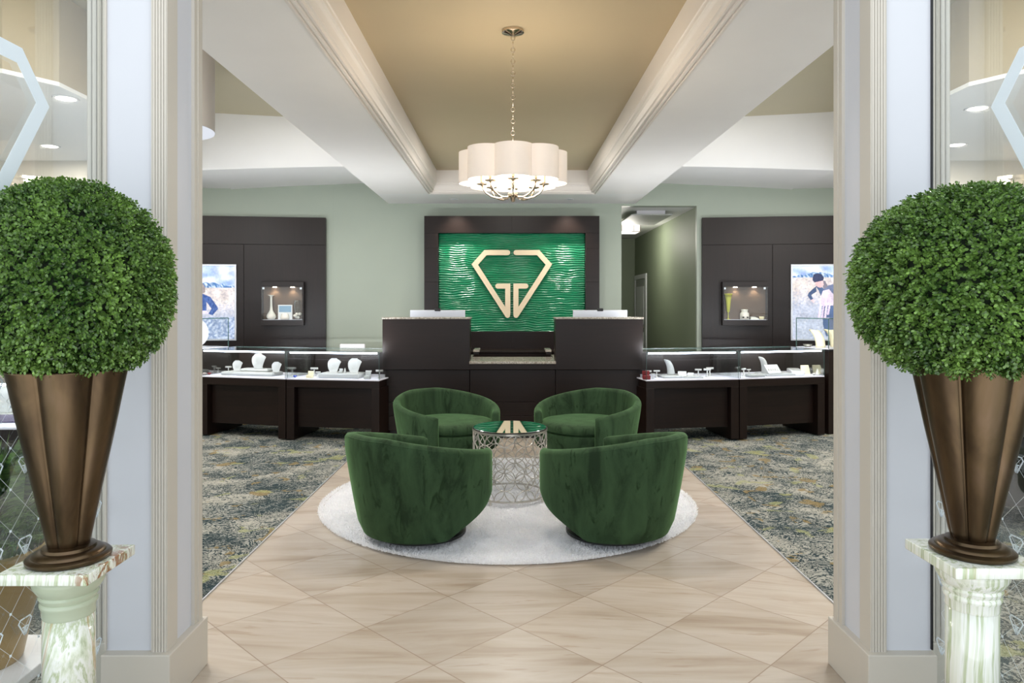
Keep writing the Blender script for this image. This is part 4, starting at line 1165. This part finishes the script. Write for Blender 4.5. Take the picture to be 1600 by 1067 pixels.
# ------------------------------------------------------------------ topiaries on onyx pedestals
def leaf_ball(name, parent, rx, rz):
    R = np.random.default_rng(11); ns = 5200
    k = np.arange(ns)+.5; phi = np.arccos(1-2*k/ns); th = PI*(1+5**.5)*k
    d = np.stack([np.cos(th)*np.sin(phi), np.sin(th)*np.sin(phi), np.cos(phi)], 1)
    d += R.normal(0, .016, d.shape); d /= np.linalg.norm(d, axis=1)[:, None]
    blob = np.array([mnoise.noise(Vector(p*7)) for p in d]); tone = np.array([mnoise.noise(Vector(p*3+Vector((5, 5, 5)))) for p in map(Vector, d)])
    depth = R.random(ns); stem = d+R.normal(0, .28, d.shape); stem /= np.linalg.norm(stem, axis=1)[:, None]
    L = 11; Vs = []; Cs = []
    up = np.array([.13, .31, .94])
    a = np.cross(stem, up); a /= np.linalg.norm(a, axis=1)[:, None]; c = np.cross(stem, a)
    root = d*(.885+.05*blob+.035*depth)[:, None]
    for j in range(L):
        s = j/(L-1)
        pos = root+stem*(.115*s)
        ang = (j//2)*1.57+(j % 2)*PI+R.normal(0, .25, ns)
        side = a*np.cos(ang)[:, None]+c*np.sin(ang)[:, None]
        t = (.35+.75*s**2+R.normal(0, .22, ns))[:, None]
        axis = side+stem*t; axis /= np.linalg.norm(axis, axis=1)[:, None]
        wv = np.cross(axis, stem+R.normal(0, .3, d.shape)); wv /= (np.linalg.norm(wv, axis=1)[:, None]+1e-9); nv = np.cross(wv, axis)
        ln = (.043*(.7+.55*R.random(ns))*(1-.3*s))[:, None]; wd = ln*.34
        base = pos+side*.004
        p0 = base; p1 = base+axis*ln*.42+wv*wd; p2 = base+axis*ln*.82+wv*wd*.8+nv*.003; p3 = base+axis*ln*1.0+nv*.006; p4 = base+axis*ln*.82-wv*wd*.8+nv*.003; p5 = base+axis*ln*.42-wv*wd
        mid = base+axis*ln*.5-nv*.005
        Vs.append(np.stack([p0, p1, p2, p3, p4, p5, mid], 1))
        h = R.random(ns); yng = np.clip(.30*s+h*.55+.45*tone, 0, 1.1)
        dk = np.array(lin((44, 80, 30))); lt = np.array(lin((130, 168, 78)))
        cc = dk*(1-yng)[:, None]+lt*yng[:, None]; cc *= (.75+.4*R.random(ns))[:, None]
        Cs.append(np.repeat(np.concatenate([cc, np.ones((ns, 1))], 1)[:, None, :], 7, 1))
    V = np.concatenate(Vs).reshape(-1, 3)
    low = V[:, 2] < 0; hr = np.hypot(V[:, 0], V[:, 1])+1e-9; rr = np.sqrt(hr**2+V[:, 2]**2)
    f = np.where(low, ((hr/rr)**2.45+(np.abs(V[:, 2])/rr)**2.45)**(-1/2.45), 1.0)
    V = V*f[:, None]*np.array([rx, rx, rz]); C = np.concatenate(Cs).reshape(-1, 4)
    n = len(V)//7; o = np.arange(n)[:, None]*7
    F4 = np.concatenate([o+np.array([0, 1, 2, 6]), o+np.array([6, 2, 3, 4]), o+np.array([0, 6, 4, 5])])
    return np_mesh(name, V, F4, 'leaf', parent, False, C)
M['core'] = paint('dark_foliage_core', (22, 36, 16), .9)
M['bronze_dark'] = M['bronze']
def make_topiary(label, x, z, rx):
    t = thing('potted_topiary', (x, 2.05, z), 0, label, 'potted topiary', 'boxwood topiaries in bronze urns')
    nl = 6
    prof = [(.046, .028), (.049, .03), (.058, .06), (.086, .20), (.119, .36), (.144, .49), (.154, .538), (.156, .545), (.146, .543), (.12, .50)]
    def lobes(a, z_):
        u = ((a+math.radians(33.4))*nl/(2*PI)) % 1; s_ = abs(u-.5)*2
        return .80+.235*math.sqrt(1-(s_*.985)**2)
    MB().lathe(prof, 192, fn=lobes).build('urn', 'bronze', t, smooth=True)
    MB().lathe([(.102, 0), (.108, .004), (.109, .012), (.103, .018), (.094, .019), (.090, .026), (.080, .031), (.070, .032), (.068, .040), (.058, .044), (.04, .045)], 64).build('urn_foot', 'bronze', t, smooth=True, angle=50)
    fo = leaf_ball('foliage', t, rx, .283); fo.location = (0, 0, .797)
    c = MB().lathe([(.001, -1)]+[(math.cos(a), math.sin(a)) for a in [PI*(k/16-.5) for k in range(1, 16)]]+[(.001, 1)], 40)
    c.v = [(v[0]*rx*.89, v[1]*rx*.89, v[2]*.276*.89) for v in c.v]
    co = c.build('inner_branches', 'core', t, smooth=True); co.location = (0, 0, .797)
    return t
tp = make_topiary('boxwood ball topiary in a fluted bronze urn on the left onyx pedestal', -1.292, .672, .270)
t2 = dup(tp, (1.290, 2.05, .690), math.radians(198.6), 'boxwood ball topiary in a fluted bronze urn on the right onyx pedestal')
for c in t2.children:
    if c.name.startswith(('foliage', 'inner')):
        c.scale = (1.13, 1.13, .95); c.location = (.026, .01, .775)
for nm, x, ztop, mcap, msh, rot in (('left', -1.292, .672, 'onyx_cap', 'onyx_l', 0), ('right', 1.290, .690, 'onyx_r', 'onyx_r', 0)):
    t = thing('pedestal', (x, 2.05, 0), 0, ('green onyx column pedestal with a rust-edged square top, left of the entrance' if nm == 'left' else 'pale green onyx column pedestal with a plain square top, right of the entrance'), 'pedestal', 'onyx pedestals')
    w = .124; MB().rbox(-w, w, -w, w, ztop-.031, ztop-.0005, .003, 3).build('cap', mcap, t, angle=30)
    z = ztop-.031
    MB().lathe([(.067, z-.125), (.069, z-.118), (.070, z-.098), (.074, z-.092), (.074, z-.084), (.070, z-.080), (.075, z-.072), (.077, z-.066), (.073, z-.060), (.084, z-.048), (.093, z-.030), (.094, z-.016), (.088, z-.002), (.084, z-.0005)], 64).build('capital', 'onyx_green' if nm == 'left' else msh, t, smooth=True, angle=50)
    MB().lathe([(.070, .16), (.067, .4), (.0665, z-.124)], 64).build('shaft', msh, t, smooth=True)
    MB().lathe([(.105, .046), (.112, .06), (.105, .08), (.09, .085), (.095, .10), (.09, .12), (.076, .13), (.072, .159)], 64).build('base_moulding', msh, t, smooth=True, angle=50)
    MB().rbox(-w, w, -w, w, 0, .045, .003).build('plinth', msh, t)

# ------------------------------------------------------------------ planter behind the left window
pl_ = thing('planter_plinth', (-2.04, 2.72, .006), 0, 'low white square plinth under the gold planter behind the left window', 'plinth')
MB().rbox(-.24, .24, -.22, .22, 0, .04, .004).build('plinth_body', 'white_lac', pl_)
pp = thing('snake_plant_pot', (-2.03, 2.71, .0465), 0, 'tapered gold planter of snake plants and grass behind the left shop window', 'potted plant')
MB().lathe([(.13, 0), (.135, .01), (.215, .40), (.225, .425), (.205, .43), (.2, .40), (.01, .39)], 48, caps=False).build('pot', 'gold_pot', pp, smooth=True, angle=50)
MB().lathe([(.198, .385), (.19, .398), (.05, .40)], 40).build('soil', 'sand', pp)
b = MB()
for k in range(70):
    a = k*2.4; r_ = .19*math.sqrt((k+1)/70); b.lathe([(.003, -.008), (.014, 0), (.003, .01)], 7, (r_*math.cos(a), r_*math.sin(a), .405))
o = b.build('pebbles', 'pebbles', pp, smooth=True); o['kind'] = 'stuff'
for k in range(26):
    a = k*2.4 if k < 14 else random.uniform(-.9, .9); r_ = .02+.12*((k % 14)/14); h = random.uniform(.38, .58); lean = random.uniform(.04, .16) if k < 14 else random.uniform(.12, .28); tw = random.uniform(0, 3)
    b = MB(); cs = []
    def blade(u, v, a=a, r_=r_, h=h, lean=lean, tw=tw):
        w = .026*(1-v**3)*(.6+.8*math.sin(min(1, v*2)*PI/2)); an = a+tw+v*.8; off = (u-.5)*2*w
        return (r_*math.cos(a)+lean*v*v*math.cos(a)+off*math.cos(an), r_*math.sin(a)+lean*v*v*math.sin(a)+off*math.sin(an), .40+h*v)
    b.grid(blade, 4, 12); b.build('leaf', 'snake', pp, smooth=True)
b = MB()
for k in range(420):
    a = random.uniform(0, 2*PI); r_ = random.uniform(0, .19); h = random.uniform(.12, .42); l = random.uniform(.05, .30)
    pts = [(r_*math.cos(a)+l*v*v*math.cos(a), r_*math.sin(a)+l*v*v*math.sin(a), .4+h*(v-.35*v*v*v)) for v in (0, .3, .6, .85, 1)]
    b.tube(pts, [.0032, .003, .0024, .0016, .0005], 3)
o = b.build('grass', 'snake', pp, smooth=True); o['kind'] = 'stuff'

# ------------------------------------------------------------------ light
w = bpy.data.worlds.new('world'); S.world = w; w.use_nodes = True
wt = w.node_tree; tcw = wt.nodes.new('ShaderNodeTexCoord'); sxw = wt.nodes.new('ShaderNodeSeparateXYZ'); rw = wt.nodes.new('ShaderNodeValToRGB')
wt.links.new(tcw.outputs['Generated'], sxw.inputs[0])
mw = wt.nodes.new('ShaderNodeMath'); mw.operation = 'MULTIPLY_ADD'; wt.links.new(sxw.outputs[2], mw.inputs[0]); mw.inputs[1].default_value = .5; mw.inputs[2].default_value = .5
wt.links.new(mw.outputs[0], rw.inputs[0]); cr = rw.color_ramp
cr.elements[0].position = .44; cr.elements[0].color = (.66, .665, .67, 1)  # lower half brighter than the sky, added to lift the ceilings
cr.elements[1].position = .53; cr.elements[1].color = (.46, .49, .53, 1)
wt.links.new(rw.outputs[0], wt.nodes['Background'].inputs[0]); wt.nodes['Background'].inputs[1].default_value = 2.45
# spots over the sign
for x, y in (pl, pr):
    l = light('sign_spot', 'SPOT', (x, y, 2.77), 48, (1, .93, .84), .06, spot=90, blend=.9); aim(l, (x*.95, 9.9, 1.5))
# added fill lamps in the high bays and centre tray, without fixtures
for sd in (-1, 1):
    for (x, y) in ((2.1, 4.2), (2.4, 7.85), (2.4, 3.4), (3.65, 6.9)):
        z = 3.64 if x < 3.3 or y < 4.7 else 2.965
        light('bay_fill', 'AREA', (sd*x, y, z), 3 if y > 7.5 else 27, (1, .96, .91), .3)
light('tray_fill', 'AREA', (0, 7.3, 3.06), 24, (1, .95, .88), .3)

S.view_settings.view_transform = 'Standard'; S.view_settings.look = 'None'; S.view_settings.gamma = 1
S.view_settings.exposure = 0.58
S.cycles.use_denoising = True
S.cycles.max_bounces = 8; S.cycles.diffuse_bounces = 4; S.cycles.glossy_bounces = 4; S.cycles.transparent_max_bounces = 16
S.cycles.sample_clamp_indirect = 6
S.cycles.caustics_reflective = False; S.cycles.caustics_refractive = False
